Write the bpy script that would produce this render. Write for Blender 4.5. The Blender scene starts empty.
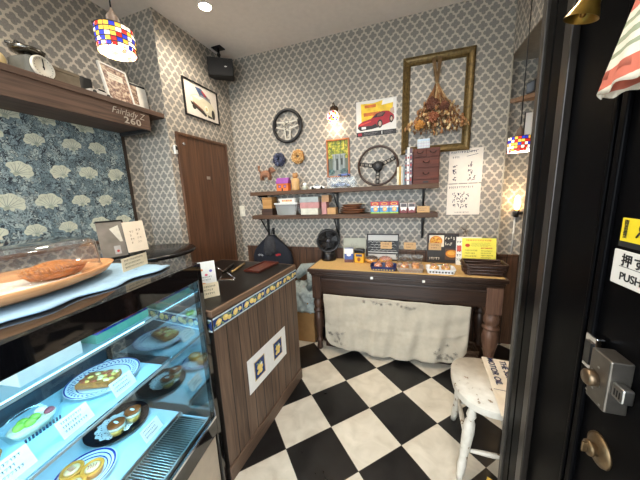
import bpy, bmesh, math, random
from mathutils import Vector, Matrix, Euler
random.seed(7)
sc = bpy.context.scene
COL = sc.collection
PI = math.pi

# ------------------------------------------------------------------ camera, world, lights, exposure
cam_data = bpy.data.cameras.new('camera')
cam_data.sensor_width = 36.0
cam_data.lens = 254.12 / 640 * 36
cam_data.clip_start = 0.02
cam = bpy.data.objects.new('camera', cam_data)
COL.objects.link(cam)
sc.camera = cam
_p, _r, _yaw = 0.174197, 0.0415254, math.radians(19.0)
def _cam_matrix():
    cp, sp = math.cos(_p), math.sin(_p)
    c, s = math.cos(_r), math.sin(_r)
    base = Matrix(((1, 0, 0), (0, -sp, -cp), (0, cp, -sp)))
    roll = Matrix(((c, s, 0), (-s, c, 0), (0, 0, 1)))
    rows = roll @ base                      # rows: camera right, down, forward
    yaw = Matrix.Rotation(_yaw, 3, 'Z')
    rt, dn, fw = (yaw @ Vector(rows[i]) for i in range(3))
    m = Matrix((rt, -dn, -fw)).transposed().to_4x4()
    m.translation = (0, 0, 1.447)
    return m
cam.matrix_world = _cam_matrix()

world = bpy.data.worlds.new('sky')
sc.world = world
world.use_nodes = True
bg = world.node_tree.nodes['Background']
bg.inputs['Color'].default_value = (0.86, 0.94, 1.0, 1)
bg.inputs['Strength'].default_value = 4.5

sc.view_settings.view_transform = 'Standard'
sc.view_settings.look = 'None'
sc.view_settings.gamma = 1.0
sc.view_settings.use_curve_mapping = False
sc.view_settings.exposure = 0.85
sc.cycles.max_bounces = 10
sc.cycles.diffuse_bounces = 5
sc.cycles.transparent_max_bounces = 24
sc.cycles.use_denoising = True
sc.cycles.sample_clamp_indirect = 6.0

def lamp(name, kind, loc, energy, color, size=0.1, rot=(0, 0, 0), **kw):
    d = bpy.data.lights.new(name, kind)
    d.energy = energy
    d.color = color
    if kind == 'AREA':
        d.shape = 'RECTANGLE'; d.size = size; d.size_y = kw.get('size_y', size)
    elif kind in ('POINT', 'SPOT'):
        d.shadow_soft_size = size
    if kind == 'SPOT':
        d.spot_size = kw.get('angle', 2.4); d.spot_blend = kw.get('blend', 0.8)
    o = bpy.data.objects.new(name, d)
    COL.objects.link(o)
    o.location = loc
    o.rotation_euler = rot
    return o

WARM = (1.0, 0.88, 0.73)
DOWNLIGHT_W = 28
DOWNLIGHTS = [(-1.449, 1.80), (0.15, 1.55), (-0.65, 0.75), (-1.75, 0.35)]  # first one is seen; the rest are unseen, added to light the room
for x, y in DOWNLIGHTS:
    lamp('seen_and_added_downlight', 'SPOT', (x, y, 2.845), DOWNLIGHT_W, WARM, 0.05, angle=2.7, blend=0.9)

# ------------------------------------------------------------------ helpers: materials
def lin(c):
    return tuple((v / 12.92 if v <= 0.04045 else ((v + 0.055) / 1.055) ** 2.4) for v in c)
def rgb(r, g, b):
    return lin((r / 255, g / 255, b / 255))
class NT:
    def __init__(s, name):
        s.m = bpy.data.materials.new(name); s.m.use_nodes = True
        s.t = s.m.node_tree; s.t.nodes.clear()
        s.out = s.n('ShaderNodeOutputMaterial')
    def n(s, kind, **kw):
        nd = s.t.nodes.new(kind)
        for k, v in kw.items(): setattr(nd, k, v)
        return nd
    def l(s, a, b): s.t.links.new(a, b)
    def math(s, op, a, b=None, c=None):
        nd = s.n('ShaderNodeMath', operation=op)
        for i, v in enumerate((a, b, c)):
            if v is None: continue
            if isinstance(v, (int, float)): nd.inputs[i].default_value = v
            else: s.l(v, nd.inputs[i])
        return nd.outputs[0]
    def ramp(s, fac, stops, interp='LINEAR'):
        r = s.n('ShaderNodeValToRGB'); r.color_ramp.interpolation = interp
        el = r.color_ramp.elements
        while len(el) < len(stops): el.new(0.5)
        for e, (p, c) in zip(el, stops):
            e.position = p; e.color = tuple(c) + (1,)
        s.l(fac, r.inputs[0]); return r.outputs[0]
    def mix(s, fac, a, b):
        m = s.n('ShaderNodeMix', data_type='RGBA')
        for sock, v in ((m.inputs[0], fac), (m.inputs[6], a), (m.inputs[7], b)):
            if isinstance(v, (int, float)): sock.default_value = v
            elif isinstance(v, tuple): sock.default_value = v + (1,) if len(v) == 3 else v
            else: s.l(v, sock)
        return m.outputs[2]
    def bsdf(s, rough=0.5, metal=0.0, spec=0.5):
        b = s.n('ShaderNodeBsdfPrincipled')
        b.inputs['Roughness'].default_value = rough
        b.inputs['Metallic'].default_value = metal
        b.inputs['Specular IOR Level'].default_value = spec
        s.l(b.outputs[0], s.out.inputs[0]); return b
    def bump(s, b, h, strength=0.2, dist=0.002):
        bp = s.n('ShaderNodeBump'); bp.inputs['Strength'].default_value = strength
        bp.inputs['Distance'].default_value = dist
        s.l(h, bp.inputs['Height']); s.l(bp.outputs[0], b.inputs['Normal'])
_mats = {}
def M(name, col=None, rough=0.5, metal=0.0, var=0.12, scale=25, bump=0.0, spec=0.5, stretch=None):
    """plain surface with slight procedural mottling"""
    if name in _mats: return _mats[name]
    t = NT(name); b = t.bsdf(rough, metal, spec)
    c = rgb(*col)
    tc = t.n('ShaderNodeTexCoord')
    src = tc.outputs['Object']
    if stretch:
        mp = t.n('ShaderNodeMapping'); mp.inputs['Scale'].default_value = stretch
        t.l(src, mp.inputs[0]); src = mp.outputs[0]
    nz = t.n('ShaderNodeTexNoise'); nz.inputs['Scale'].default_value = scale
    nz.inputs['Detail'].default_value = 4
    t.l(src, nz.inputs['Vector'])
    lo = tuple(v * (1 - var) for v in c); hi = tuple(min(1, v * (1 + var)) for v in c)
    t.l(t.ramp(nz.outputs[0], [(0.3, lo), (0.7, hi)]), b.inputs['Base Color'])
    if bump: t.bump(b, nz.outputs[0], bump)
    _mats[name] = t.m
    return t.m
def wood(name, c1, c2, axis='Z', rough=0.45, scale=1.0, planks=0.0, bump=0.15, gap=0.006):
    """wood grain along one axis, optional plank joints"""
    if name in _mats: return _mats[name]
    t = NT(name); b = t.bsdf(rough)
    tc = t.n('ShaderNodeTexCoord')
    sx = {'X': (1.2, 22, 22), 'Y': (22, 1.2, 22), 'Z': (22, 22, 1.2)}[axis]
    mp = t.n('ShaderNodeMapping'); mp.inputs['Scale'].default_value = tuple(v * scale for v in sx)
    t.l(tc.outputs['Object'], mp.inputs[0])
    nz = t.n('ShaderNodeTexNoise'); nz.inputs['Scale'].default_value = 2.2
    nz.inputs['Detail'].default_value = 6; nz.inputs['Distortion'].default_value = 1.2
    t.l(mp.outputs[0], nz.inputs['Vector'])
    col = t.ramp(nz.outputs[0], [(0.32, rgb(*c1)), (0.68, rgb(*c2))])
    if planks:
        sep = t.n('ShaderNodeSeparateXYZ'); t.l(tc.outputs['Object'], sep.inputs[0])
        coord = sep.outputs['XYZ'.index('Y' if axis == 'Z' and planks < 0 else 'X')]
        w = abs(planks)
        f = t.math('FRACT', t.math('DIVIDE', coord, w))
        wn = t.n('ShaderNodeTexWhiteNoise', noise_dimensions='1D')
        t.l(t.math('FLOOR', t.math('DIVIDE', coord, w)), wn.inputs['W'])
        shade = t.math('ADD', 0.8, t.math('MULTIPLY', wn.outputs['Value'], 0.35))
        mul = t.n('ShaderNodeMix', data_type='RGBA', blend_type='MULTIPLY')
        mul.inputs[0].default_value = 1
        t.l(col, mul.inputs[6])
        cmb = t.n('ShaderNodeCombineColor')
        for i in range(3): t.l(shade, cmb.inputs[i])
        t.l(cmb.outputs[0], mul.inputs[7])
        line = t.math('LESS_THAN', f, gap / w)
        col = t.mix(line, mul.outputs[2], rgb(22, 15, 10))
    t.l(col, b.inputs['Base Color'])
    if bump: t.bump(b, nz.outputs[0], bump)
    _mats[name] = t.m
    return t.m
def glass(name, tint=(1, 1, 1), rough=0.0, refl=1.0, haze=0.0):
    if name in _mats: return _mats[name]
    t = NT(name)
    tr = t.n('ShaderNodeBsdfTransparent'); tr.inputs[0].default_value = tint + (1,)
    gl = t.n('ShaderNodeBsdfGlossy'); gl.inputs['Roughness'].default_value = rough
    ge = t.n('ShaderNodeNewGeometry')
    dp = t.n('ShaderNodeVectorMath', operation='DOT_PRODUCT')
    t.l(ge.outputs['Normal'], dp.inputs[0]); t.l(ge.outputs['Incoming'], dp.inputs[1])
    graz = t.math('POWER', t.math('SUBTRACT', 1.0, t.math('ABSOLUTE', dp.outputs['Value'])), 5.0)
    fac = t.math('MINIMUM', t.math('MULTIPLY', t.math('ADD', 0.04, t.math('MULTIPLY', graz, 0.96)), refl), 1.0)
    base = tr.outputs[0]
    if haze:
        df = t.n('ShaderNodeBsdfDiffuse'); df.inputs[0].default_value = (0.85, 0.85, 0.85, 1)
        mh = t.n('ShaderNodeMixShader'); mh.inputs[0].default_value = haze
        t.l(tr.outputs[0], mh.inputs[1]); t.l(df.outputs[0], mh.inputs[2]); base = mh.outputs[0]
    mx = t.n('ShaderNodeMixShader')
    t.l(fac, mx.inputs[0]); t.l(base, mx.inputs[1]); t.l(gl.outputs[0], mx.inputs[2])
    t.l(mx.outputs[0], t.out.inputs[0])
    _mats[name] = t.m
    return t.m
def glow(name, col, strength):
    if name in _mats: return _mats[name]
    t = NT(name); e = t.n('ShaderNodeEmission')
    e.inputs[0].default_value = rgb(*col) + (1,); e.inputs[1].default_value = strength
    t.l(e.outputs[0], t.out.inputs[0]); _mats[name] = t.m
    return t.m

def wallpaper(name, axis):
    """cream trellis round grey quatrefoils; axis = the horizontal world axis of the wall"""
    t = NT(name); b = t.bsdf(0.42, 0, 0.45)
    geo = t.n('ShaderNodeNewGeometry')
    sep = t.n('ShaderNodeSeparateXYZ'); t.l(geo.outputs['Position'], sep.inputs[0])
    h = sep.outputs['XYZ'.index(axis)]; v = sep.outputs[2]
    PH, PV = 0.0755, 0.107
    def blob(oh, ov):
        # quatrefoil: four round lobes round each lattice point
        x = t.math('ABSOLUTE', t.math('MULTIPLY', t.math('SUBTRACT', t.math('FRACT', t.math('ADD', t.math('DIVIDE', h, PH), oh)), 0.5), PH))
        y = t.math('ABSOLUTE', t.math('MULTIPLY', t.math('SUBTRACT', t.math('FRACT', t.math('ADD', t.math('DIVIDE', v, PV), ov)), 0.5), PV))
        a, c = t.math('MAXIMUM', x, y), t.math('MINIMUM', x, y)
        dx = t.math('SUBTRACT', a, 0.0185)
        lobe = t.math('SUBTRACT', t.math('SQRT', t.math('ADD', t.math('MULTIPLY', dx, dx), t.math('MULTIPLY', c, c))), 0.0140)
        dia = t.math('MULTIPLY', t.math('SUBTRACT', t.math('ADD', x, y), 0.0285), 0.71)
        return t.math('MINIMUM', lobe, dia)
    d = t.math('MULTIPLY', t.math('MINIMUM', blob(0.0, 0.0), blob(0.5, 0.5)), 12.0)
    fac = t.n('ShaderNodeMapRange'); fac.inputs[1].default_value = -0.012; fac.inputs[2].default_value = 0.012
    t.l(d, fac.inputs[0])
    # thin darker seam inside the trellis band at the pinches
    seam = t.math('GREATER_THAN', d, 0.09)
    nz = t.n('ShaderNodeTexNoise'); nz.inputs['Scale'].default_value = 160
    t.l(geo.outputs['Position'], nz.inputs['Vector'])
    grey = t.ramp(nz.outputs[0], [(0.3, rgb(126, 122, 116)), (0.7, rgb(144, 140, 134))])
    cream = t.ramp(nz.outputs[0], [(0.3, rgb(186, 176, 160)), (0.7, rgb(202, 192, 176))])
    col = t.mix(fac.outputs[0], grey, cream)
    col = t.mix(seam, col, rgb(178, 172, 158))
    t.l(col, b.inputs['Base Color'])
    t.l(t.math('SUBTRACT', 0.55, t.math('MULTIPLY', fac.outputs[0], 0.2)), b.inputs['Roughness'])
    t.bump(b, fac.outputs[0], 0.25, 0.0015)
    return t.m
WP_X = wallpaper('quatrefoil_paper_x', 'X')
WP_Y = wallpaper('quatrefoil_paper_y', 'Y')

def floor_mat():
    t = NT('chequer_tiles'); b = t.bsdf(0.28, 0, 0.5)
    geo = t.n('ShaderNodeNewGeometry')
    sep = t.n('ShaderNodeSeparateXYZ'); t.l(geo.outputs['Position'], sep.inputs[0])
    ang = math.radians(-45.02); S = 0.29994; ex, ey = FLOOR_E
    x = t.math('SUBTRACT', sep.outputs[0], ex); y = t.math('SUBTRACT', sep.outputs[1], ey)
    ca, sa = math.cos(ang), math.sin(ang)
    u = t.math('DIVIDE', t.math('ADD', t.math('MULTIPLY', x, ca), t.math('MULTIPLY', y, sa)), S)
    v = t.math('DIVIDE', t.math('ADD', t.math('MULTIPLY', x, -sa), t.math('MULTIPLY', y, ca)), S)
    par = t.math('FLOORED_MODULO', t.math('ADD', t.math('FLOOR', u), t.math('FLOOR', v)), 2.0)
    nz = t.n('ShaderNodeTexNoise'); nz.inputs['Scale'].default_value = 9; nz.inputs['Detail'].default_value = 8
    nz.inputs['Distortion'].default_value = 0.8
    t.l(geo.outputs['Position'], nz.inputs['Vector'])
    cr = t.ramp(nz.outputs[0], [(0.3, rgb(192, 182, 164)), (0.7, rgb(216, 207, 190))])
    bk = t.ramp(nz.outputs[0], [(0.3, rgb(12, 12, 13)), (0.75, rgb(30, 29, 29))])
    col = t.mix(par, cr, bk)
    def edge(a):
        f = t.math('FRACT', a); return t.math('MINIMUM', f, t.math('SUBTRACT', 1.0, f))
    e = t.math('LESS_THAN', t.math('MINIMUM', edge(u), edge(v)), 0.004)
    col = t.mix(e, col, rgb(80, 74, 66))
    t.l(col, b.inputs['Base Color'])
    t.l(t.math('ADD', 0.22, t.math('MULTIPLY', nz.outputs[0], 0.2)), b.inputs['Roughness'])
    return t.m
FLOOR_E = (-0.429, 1.312)

def floral_mat():
    t = NT('blue_floral_paper'); b = t.bsdf(0.4, 0, 0.4)
    geo = t.n('ShaderNodeNewGeometry')
    sep = t.n('ShaderNodeSeparateXYZ'); t.l(geo.outputs['Position'], sep.inputs[0])
    cmb = t.n('ShaderNodeCombineXYZ'); t.l(sep.outputs[1], cmb.inputs[0]); t.l(sep.outputs[2], cmb.inputs[1])
    nz = t.n('ShaderNodeTexNoise'); nz.inputs['Scale'].default_value = 14; nz.inputs['Detail'].default_value = 3
    nz.inputs['Distortion'].default_value = 4.5
    t.l(cmb.outputs[0], nz.inputs['Vector'])
    # warped leaf shapes with dark outlines
    wp = t.n('ShaderNodeVectorMath', operation='MULTIPLY_ADD'); wp.inputs[1].default_value = (.09, .09, 0)
    t.l(nz.outputs['Color'], wp.inputs[0]); t.l(cmb.outputs[0], wp.inputs[2])
    mp = t.n('ShaderNodeMapping'); mp.inputs['Scale'].default_value = (62, 30, 1); mp.inputs['Rotation'].default_value = (0, 0, .6)
    t.l(wp.outputs[0], mp.inputs[0])
    cell = t.n('ShaderNodeTexVoronoi'); cell.inputs['Scale'].default_value = 1.0; t.l(mp.outputs[0], cell.inputs['Vector'])
    ed = t.n('ShaderNodeTexVoronoi', feature='DISTANCE_TO_EDGE'); ed.inputs['Scale'].default_value = 1.0; t.l(mp.outputs[0], ed.inputs['Vector'])
    sepc = t.n('ShaderNodeSeparateColor'); t.l(cell.outputs['Color'], sepc.inputs[0])
    base = t.ramp(sepc.outputs[0], [(0.0, rgb(92, 110, 116)), (0.25, rgb(112, 130, 136)), (0.5, rgb(130, 150, 154)), (0.75, rgb(150, 166, 166)), (1.0, rgb(172, 182, 176))])
    vein = t.math('LESS_THAN', ed.outputs['Distance'], .07)
    base = t.mix(vein, base, rgb(34, 44, 54))
    vo = t.n('ShaderNodeTexVoronoi'); vo.inputs['Scale'].default_value = 24
    t.l(cmb.outputs[0], vo.inputs['Vector'])
    rim = t.math('LESS_THAN', vo.outputs['Distance'], 0.17); dots = t.math('LESS_THAN', vo.outputs['Distance'], 0.12); core = t.math('LESS_THAN', vo.outputs['Distance'], 0.05)
    col = t.mix(rim, base, rgb(36, 46, 56)); col = t.mix(dots, col, rgb(176, 184, 176)); col = t.mix(core, col, rgb(80, 92, 96))
    t.l(col, b.inputs['Base Color'])
    return t.m

# ------------------------------------------------------------------ helpers: shapes
def tf(bm, verts, mat=None):
    if mat is not None: bmesh.ops.transform(bm, matrix=mat, verts=verts)
def setmi(faces, mi):
    for f in faces: f.material_index = mi
def box(bm, a, b, mi=0, bevel=0.0, rot=None, seg=2):
    """axis box from corner a to corner b"""
    cx = [(a[i] + b[i]) / 2 for i in range(3)]; s = [abs(b[i] - a[i]) for i in range(3)]
    r = bmesh.ops.create_cube(bm, size=1.0)
    vs = r['verts']
    bmesh.ops.scale(bm, vec=s, verts=vs)
    if rot: bmesh.ops.rotate(bm, cent=(0, 0, 0), matrix=Euler(rot).to_matrix(), verts=vs)
    bmesh.ops.translate(bm, vec=cx, verts=vs)
    fs = {f for v in vs for f in v.link_faces}
    setmi(fs, mi)
    if bevel:
        es = list({e for v in vs for e in v.link_edges})
        r2 = bmesh.ops.bevel(bm, geom=es, offset=min(bevel, min(s) * 0.45), segments=seg, profile=0.5, affect='EDGES')
        setmi(r2['faces'], mi)
    return vs
def lathe(bm, prof, c=(0, 0, 0), seg=24, mi=0, mat=None, sx=1.0, sy=1.0, cap=True):
    """profile [(r, z)...] turned about a vertical axis through c"""
    rings = []
    for r, z in prof:
        if r < 1e-6: rings.append([bm.verts.new((0, 0, z))])
        else: rings.append([bm.verts.new((r * sx * math.cos(2 * PI * i / seg), r * sy * math.sin(2 * PI * i / seg), z)) for i in range(seg)])
    fs = []
    for A, B in zip(rings, rings[1:]):
        for i in range(seg):
            j = (i + 1) % seg
            if len(A) == 1 and len(B) == 1: continue
            if len(A) == 1: fs.append(bm.faces.new((A[0], B[j], B[i])))
            elif len(B) == 1: fs.append(bm.faces.new((A[i], A[j], B[0])))
            else: fs.append(bm.faces.new((A[i], A[j], B[j], B[i])))
    if cap:
        if len(rings[0]) > 1: fs.append(bm.faces.new(list(reversed(rings[0]))))
        if len(rings[-1]) > 1: fs.append(bm.faces.new(rings[-1]))
    for f in fs: f.material_index = mi; f.smooth = True
    vs = [v for r in rings for v in r]
    tf(bm, vs, mat)
    bmesh.ops.translate(bm, vec=c, verts=vs)
    return vs
def tube(bm, pts, r, seg=8, mi=0, r1=None, closed=False):
    pts = [Vector(p) for p in pts]; n = len(pts); rings = []
    up = Vector((0, 0, 1))
    for i, p in enumerate(pts):
        d = (pts[(i + 1) % n] - pts[i - 1]) if closed else (pts[min(i + 1, n - 1)] - pts[max(i - 1, 0)])
        d.normalize()
        ref = up if abs(d.dot(up)) < 0.95 else Vector((1, 0, 0))
        a = d.cross(ref).normalized(); b = d.cross(a).normalized()
        rr = r if r1 is None else r + (r1 - r) * i / max(1, n - 1)
        if isinstance(r, (list, tuple)): rr = r[i]
        rings.append([bm.verts.new(p + a * rr * math.cos(2 * PI * k / seg) + b * rr * math.sin(2 * PI * k / seg)) for k in range(seg)])
    fs = []
    pairs = list(zip(rings, rings[1:])) + ([(rings[-1], rings[0])] if closed else [])
    for A, B in pairs:
        for k in range(seg):
            j = (k + 1) % seg
            fs.append(bm.faces.new((A[k], B[k], B[j], A[j])))
    if not closed:
        fs.append(bm.faces.new(rings[0])); fs.append(bm.faces.new(list(reversed(rings[-1]))))
    for f in fs: f.material_index = mi; f.smooth = True
    return [v for r_ in rings for v in r_]
def ring(bm, c, R, r, axis='Z', seg=40, rs=10, mi=0, bumpy=0.0):
    pts = []
    for i in range(seg):
        a = 2 * PI * i / seg
        p = (R * math.cos(a), R * math.sin(a), 0)
        if axis == 'Y': p = (p[0], 0, p[1])
        if axis == 'X': p = (0, p[0], p[1])
        pts.append(Vector(c) + Vector(p))
    vs = tube(bm, pts, r, rs, mi, closed=True)
    if bumpy:
        for v in vs: v.co += Vector((random.uniform(-1, 1), random.uniform(-1, 1), random.uniform(-1, 1))) * bumpy
    return vs
def ball(bm, c, r, s=(1, 1, 1), mi=0, sub=2, noise=0.0, rot=None):
    q = bmesh.ops.create_icosphere(bm, subdivisions=sub, radius=r)
    vs = q['verts']
    for v in vs:
        if noise: v.co *= 1 + random.uniform(-noise, noise)
        v.co = Vector((v.co.x * s[0], v.co.y * s[1], v.co.z * s[2]))
    if rot: bmesh.ops.rotate(bm, cent=(0, 0, 0), matrix=Euler(rot).to_matrix(), verts=vs)
    bmesh.ops.translate(bm, vec=c, verts=vs)
    for f in {f for v in vs for f in v.link_faces}: f.material_index = mi; f.smooth = True
    return vs
def prism(bm, poly, z0, z1, mi=0):
    """polygon in x,y raised from z0 to z1"""
    A = [bm.verts.new((x, y, z0)) for x, y in poly]; B = [bm.verts.new((x, y, z1)) for x, y in poly]
    n = len(poly); fs = [bm.faces.new(B), bm.faces.new(list(reversed(A)))]
    for i in range(n):
        j = (i + 1) % n; fs.append(bm.faces.new((A[i], A[j], B[j], B[i])))
    setmi(fs, mi); return A + B
def flat(bm, poly, z, mi=0):
    """printed shape lying in the sheet at height z"""
    f = bm.faces.new([bm.verts.new((x, y, z)) for x, y in poly]); f.material_index = mi
    f.normal_update()
    if f.normal.z < 0: f.normal_flip()
    return f
def oval(cx, cy, rx, ry, n=18, a0=0.0, rot=0.0):
    o = []
    for i in range(n):
        a = 2 * PI * i / n + a0; x, y = rx * math.cos(a), ry * math.sin(a)
        o.append((cx + x * math.cos(rot) - y * math.sin(rot), cy + x * math.sin(rot) + y * math.cos(rot)))
    return o
def rect(x0, y0, x1, y1): return [(x0, y0), (x1, y0), (x1, y1), (x0, y1)]
def scribble(bm, x0, y0, x1, y1, z, mi, lines=3, h=None, seed=1, fill=0.9, t=None):
    """unreadably small print: rows of short strokes"""
    rn = random.Random(seed); n = lines; row = (y1 - y0) / n; h = h or row * 0.5; t = t or h * 0.2
    for k in range(n):
        x = x0; yc = y1 - row * (k + 0.5); end = x0 + (x1 - x0) * (fill if k % 2 == 0 else fill * 0.85)
        while x < end - h * 0.6:
            w = h * rn.uniform(0.5, 0.9)
            if h > .02:                      # brush-like glyph of several strokes
                q = 0
                for _ in range(rn.randint(4, 6)):
                    q += 1; ax, ay = x + rn.uniform(0, w), yc + rn.uniform(-.5, .5) * h
                    if rn.random() < .5: bx, by = min(x + w, ax + w * rn.uniform(.4, .8)), ay + h * rn.uniform(.02, .12)
                    else: bx, by = ax + w * rn.uniform(-.35, .2), ay - h * rn.uniform(.3, .6)
                    L_ = math.hypot(bx - ax, by - ay) or 1; ox, oy = -(by - ay) / L_ * t * .6, (bx - ax) / L_ * t * .6
                    flat(bm, [(ax + ox, ay + oy), (ax - ox, ay - oy), (bx - ox * .5, by - oy * .5), (bx + ox * .5, by + oy * .5)], z + q * 2e-5, mi)
                x += w + h * .22
                continue
            kind = rn.randint(0, 3)
            flat(bm, rect(x, yc + h * 0.3 - t / 2, x + w, yc + h * 0.3 + t / 2), z, mi)
            if kind != 1: flat(bm, rect(x + w * .45, yc - h * .5, x + w * .45 + t, yc + h * .5), z + 2e-5, mi)
            if kind != 2: flat(bm, [(x, yc - h * .5), (x + t, yc - h * .5), (x + w, yc + h * .05), (x + w - t, yc + h * .05)], z + 4e-5, mi)
            x += w + h * 0.25

def link(o, parent=None):
    COL.objects.link(o)
    if parent is not None: o.parent = parent
    return o
def obj(name, bm, mats, parent=None, smooth=False, label=None, loc=None, rot=None, kind=None):
    me = bpy.data.meshes.new(name)
    bm.to_mesh(me); bm.free()
    for m in (mats if isinstance(mats, (list, tuple)) else [mats]): me.materials.append(m)
    if smooth:
        for p in me.polygons: p.use_smooth = True
    o = bpy.data.objects.new(name, me)
    link(o, parent)
    if loc: o.location = loc
    if rot: o.rotation_euler = rot
    if label: o['label'] = label
    if kind: o['kind'] = kind
    return o
def thing(name, label, cat, loc=(0, 0, 0), rot=(0, 0, 0), group=None):
    o = bpy.data.objects.new(name, None); o.empty_display_size = 0.05
    link(o); o.location = loc; o.rotation_euler = rot
    o['label'] = label; o['category'] = cat
    if group: o['group'] = group
    return o
def tag(o, label, cat, group=None):
    o['label'] = label; o['category'] = cat
    if group: o['group'] = group
    return o
def struct(name, bm, mats, parent=None, **kw):
    o = obj(name, bm, mats, parent, **kw)
    if parent is None: o['kind'] = 'structure'
    return o
def text(name, body, size, loc, mat, parent=None, rot=(0, 0, 0), shear=0.0, extrude=0.0003, space=1.0, line=1.0, align='CENTER', sx=1.0, bold=0.0):
    cu = bpy.data.curves.new(name, 'FONT'); cu.body = body; cu.size = size; cu.shear = shear
    cu.extrude = extrude; cu.space_character = space; cu.space_line = line
    cu.align_x = align; cu.align_y = 'CENTER'; cu.offset = bold
    tmp = bpy.data.objects.new(name + '_tmp', cu); COL.objects.link(tmp)
    bpy.context.view_layer.update()
    me = bpy.data.meshes.new_from_object(tmp.evaluated_get(bpy.context.evaluated_depsgraph_get()))
    bpy.data.objects.remove(tmp); bpy.data.curves.remove(cu)
    me.name = name; me.materials.clear(); me.materials.append(mat)
    for v in me.vertices: v.co.x *= sx
    o = bpy.data.objects.new(name, me); link(o, parent); o.location = loc; o.rotation_euler = rot
    return o
def new(): return bmesh.new()
ON_BACK = (PI / 2, 0, 0)             # sheet whose face looks into the room from the back wall
ON_LEFT = (PI / 2, 0, PI / 2)        # sheet on a left hand wall
ON_DOOR = (PI / 2, 0, -PI / 2)       # sheet on a face that looks to the left

# common surfaces
BLACK = M('black_paint', (16, 16, 18), 0.3)
BLACKMAT = M('black_matt', (20, 20, 21), 0.65)
WHITE = M('white_paper', (238, 236, 230), 0.7, var=0.04)
CREAMP = M('cream_paper', (224, 205, 172), 0.7, var=0.05)
INK = M('ink', (40, 36, 36), 0.7)
DARKW = wood('dark_table_wood', (34, 22, 16), (64, 42, 30), 'X', 0.35)
DARKWZ = wood('dark_leg_wood', (44, 29, 21), (82, 56, 41), 'Z', 0.4)
SHELFW = wood('shelf_wood', (64, 42, 27), (98, 69, 46), 'X', 0.6)
SHELFWY = wood('shelf_wood_long', (62, 45, 36), (98, 74, 60), 'Y', 0.5)
STEEL = M('brushed_steel', (176, 174, 170), 0.3, 1.0, var=0.08)
CHROME = M('chrome', (225, 225, 228), 0.12, 1.0, var=0.03)
BRASS = M('aged_brass', (150, 112, 58), 0.35, 1.0, var=0.2, scale=40)
CLEAR = glass('clear_plastic', (0.97, 0.98, 0.98), 0.03, 0.8)

# ================================================================== THE ROOM
CEIL = 2.87
YB, XL, XFL, YREC, XR = 2.5, -1.82, -2.15, 1.66, 0.74
YF = -0.45                                   # street side
XA, YA = 1.9, 2.62                           # alcove on the right
bm = new(); box(bm, (-2.3, -1.6, -0.1), (2.1, 2.9, 0.0)); struct('floor', bm, floor_mat())
bm = new(); box(bm, (-2.3, YF - .1, CEIL), (2.1, 2.9, CEIL + 0.1))
struct('ceiling', bm, M('ceiling_paint', (232, 224, 216), 0.8, var=0.03))
bm = new(); box(bm, (XL - .1, YB, 0), (XR, YB + 0.1, CEIL)); struct('wall_back', bm, WP_X)
bm = new(); box(bm, (XL - 0.1, YREC, 0), (XL, YB, CEIL)); struct('wall_left', bm, WP_Y)
bm = new(); box(bm, (XFL, YREC - .001, 0), (XL - .002, YREC + 0.1, CEIL)); struct('wall_recess', bm, WP_X)
bm = new(); box(bm, (XFL - 0.1, YF, 0), (XFL, YREC + .1, CEIL)); struct('wall_far_left', bm, WP_Y)
# bulkhead over the alcove opening, alcove walls
bm = new(); box(bm, (XR, 0.35, 2.432), (XA, YA, CEIL)); struct('wall_header', bm, WP_Y)
bm = new(); box(bm, (XR, 0.35, 2.425), (XA, YA, 2.432)); struct('trim_6', bm, M('alcove_soffit', (120, 114, 104), .8))
bm = new(); box(bm, (XR, YA, 0), (XA, YA + 0.1, 2.5)); struct('wall_alcove', bm, WP_X)
bm = new(); box(bm, (XA, 0.35, 0), (XA + 0.1, YA + .1, CEIL)); struct('wall_right', bm, WP_Y)
PLAIN = M('shopfront_plaster', (120, 114, 106), 0.8)
bm = new(); box(bm, (0.52, 0.25, 0), (XA + .1, 0.35, CEIL)); struct('wall_entrance', bm, PLAIN)
# street wall: sill, head and piers round the open door and a shop window added for more daylight
bm = new()
box(bm, (XFL - .1, YF - .1, 0), (-0.62, YF, 0.55)); box(bm, (XFL - .1, YF - .1, 2.35), (0.62, YF, CEIL))
box(bm, (0.52, YF - .1, 0), (0.62, 0.25, CEIL)); box(bm, (-0.70, YF - .1, .55), (-0.62, YF, 2.35))
struct('wall_front', bm, M('shopfront_black', (26, 26, 28), 0.5))
bm = new(); box(bm, (XFL - .1, YF - .06, 0.55), (-0.70, YF - .05, 2.35))  # unseen glazing, put in to let more daylight into the shop
struct('added_window', bm, CLEAR)
bm = new(); box(bm, (-6, -8, -0.2), (6, -1.6, -0.02)); struct('ground', bm, M('street_asphalt', (128, 126, 122), 0.9))
# floral panel on the far left wall
bm = new(); box(bm, (XFL, YF, 1.17), (XFL + 0.012, 1.505, 2.03)); struct('wall_panel', bm, floral_mat())
bm = new(); box(bm, (XFL, 1.505, 1.05), (XFL + 0.02, 1.527, 2.03)); struct('trim_1', bm, M('dark_trim', (50, 38, 30), 0.5))
bm = new(); box(bm, (XFL, 0.3, 1.165), (XFL + 0.06, 1.30, 1.187), bevel=.004); struct('trim_2', bm, SHELFWY)
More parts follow.
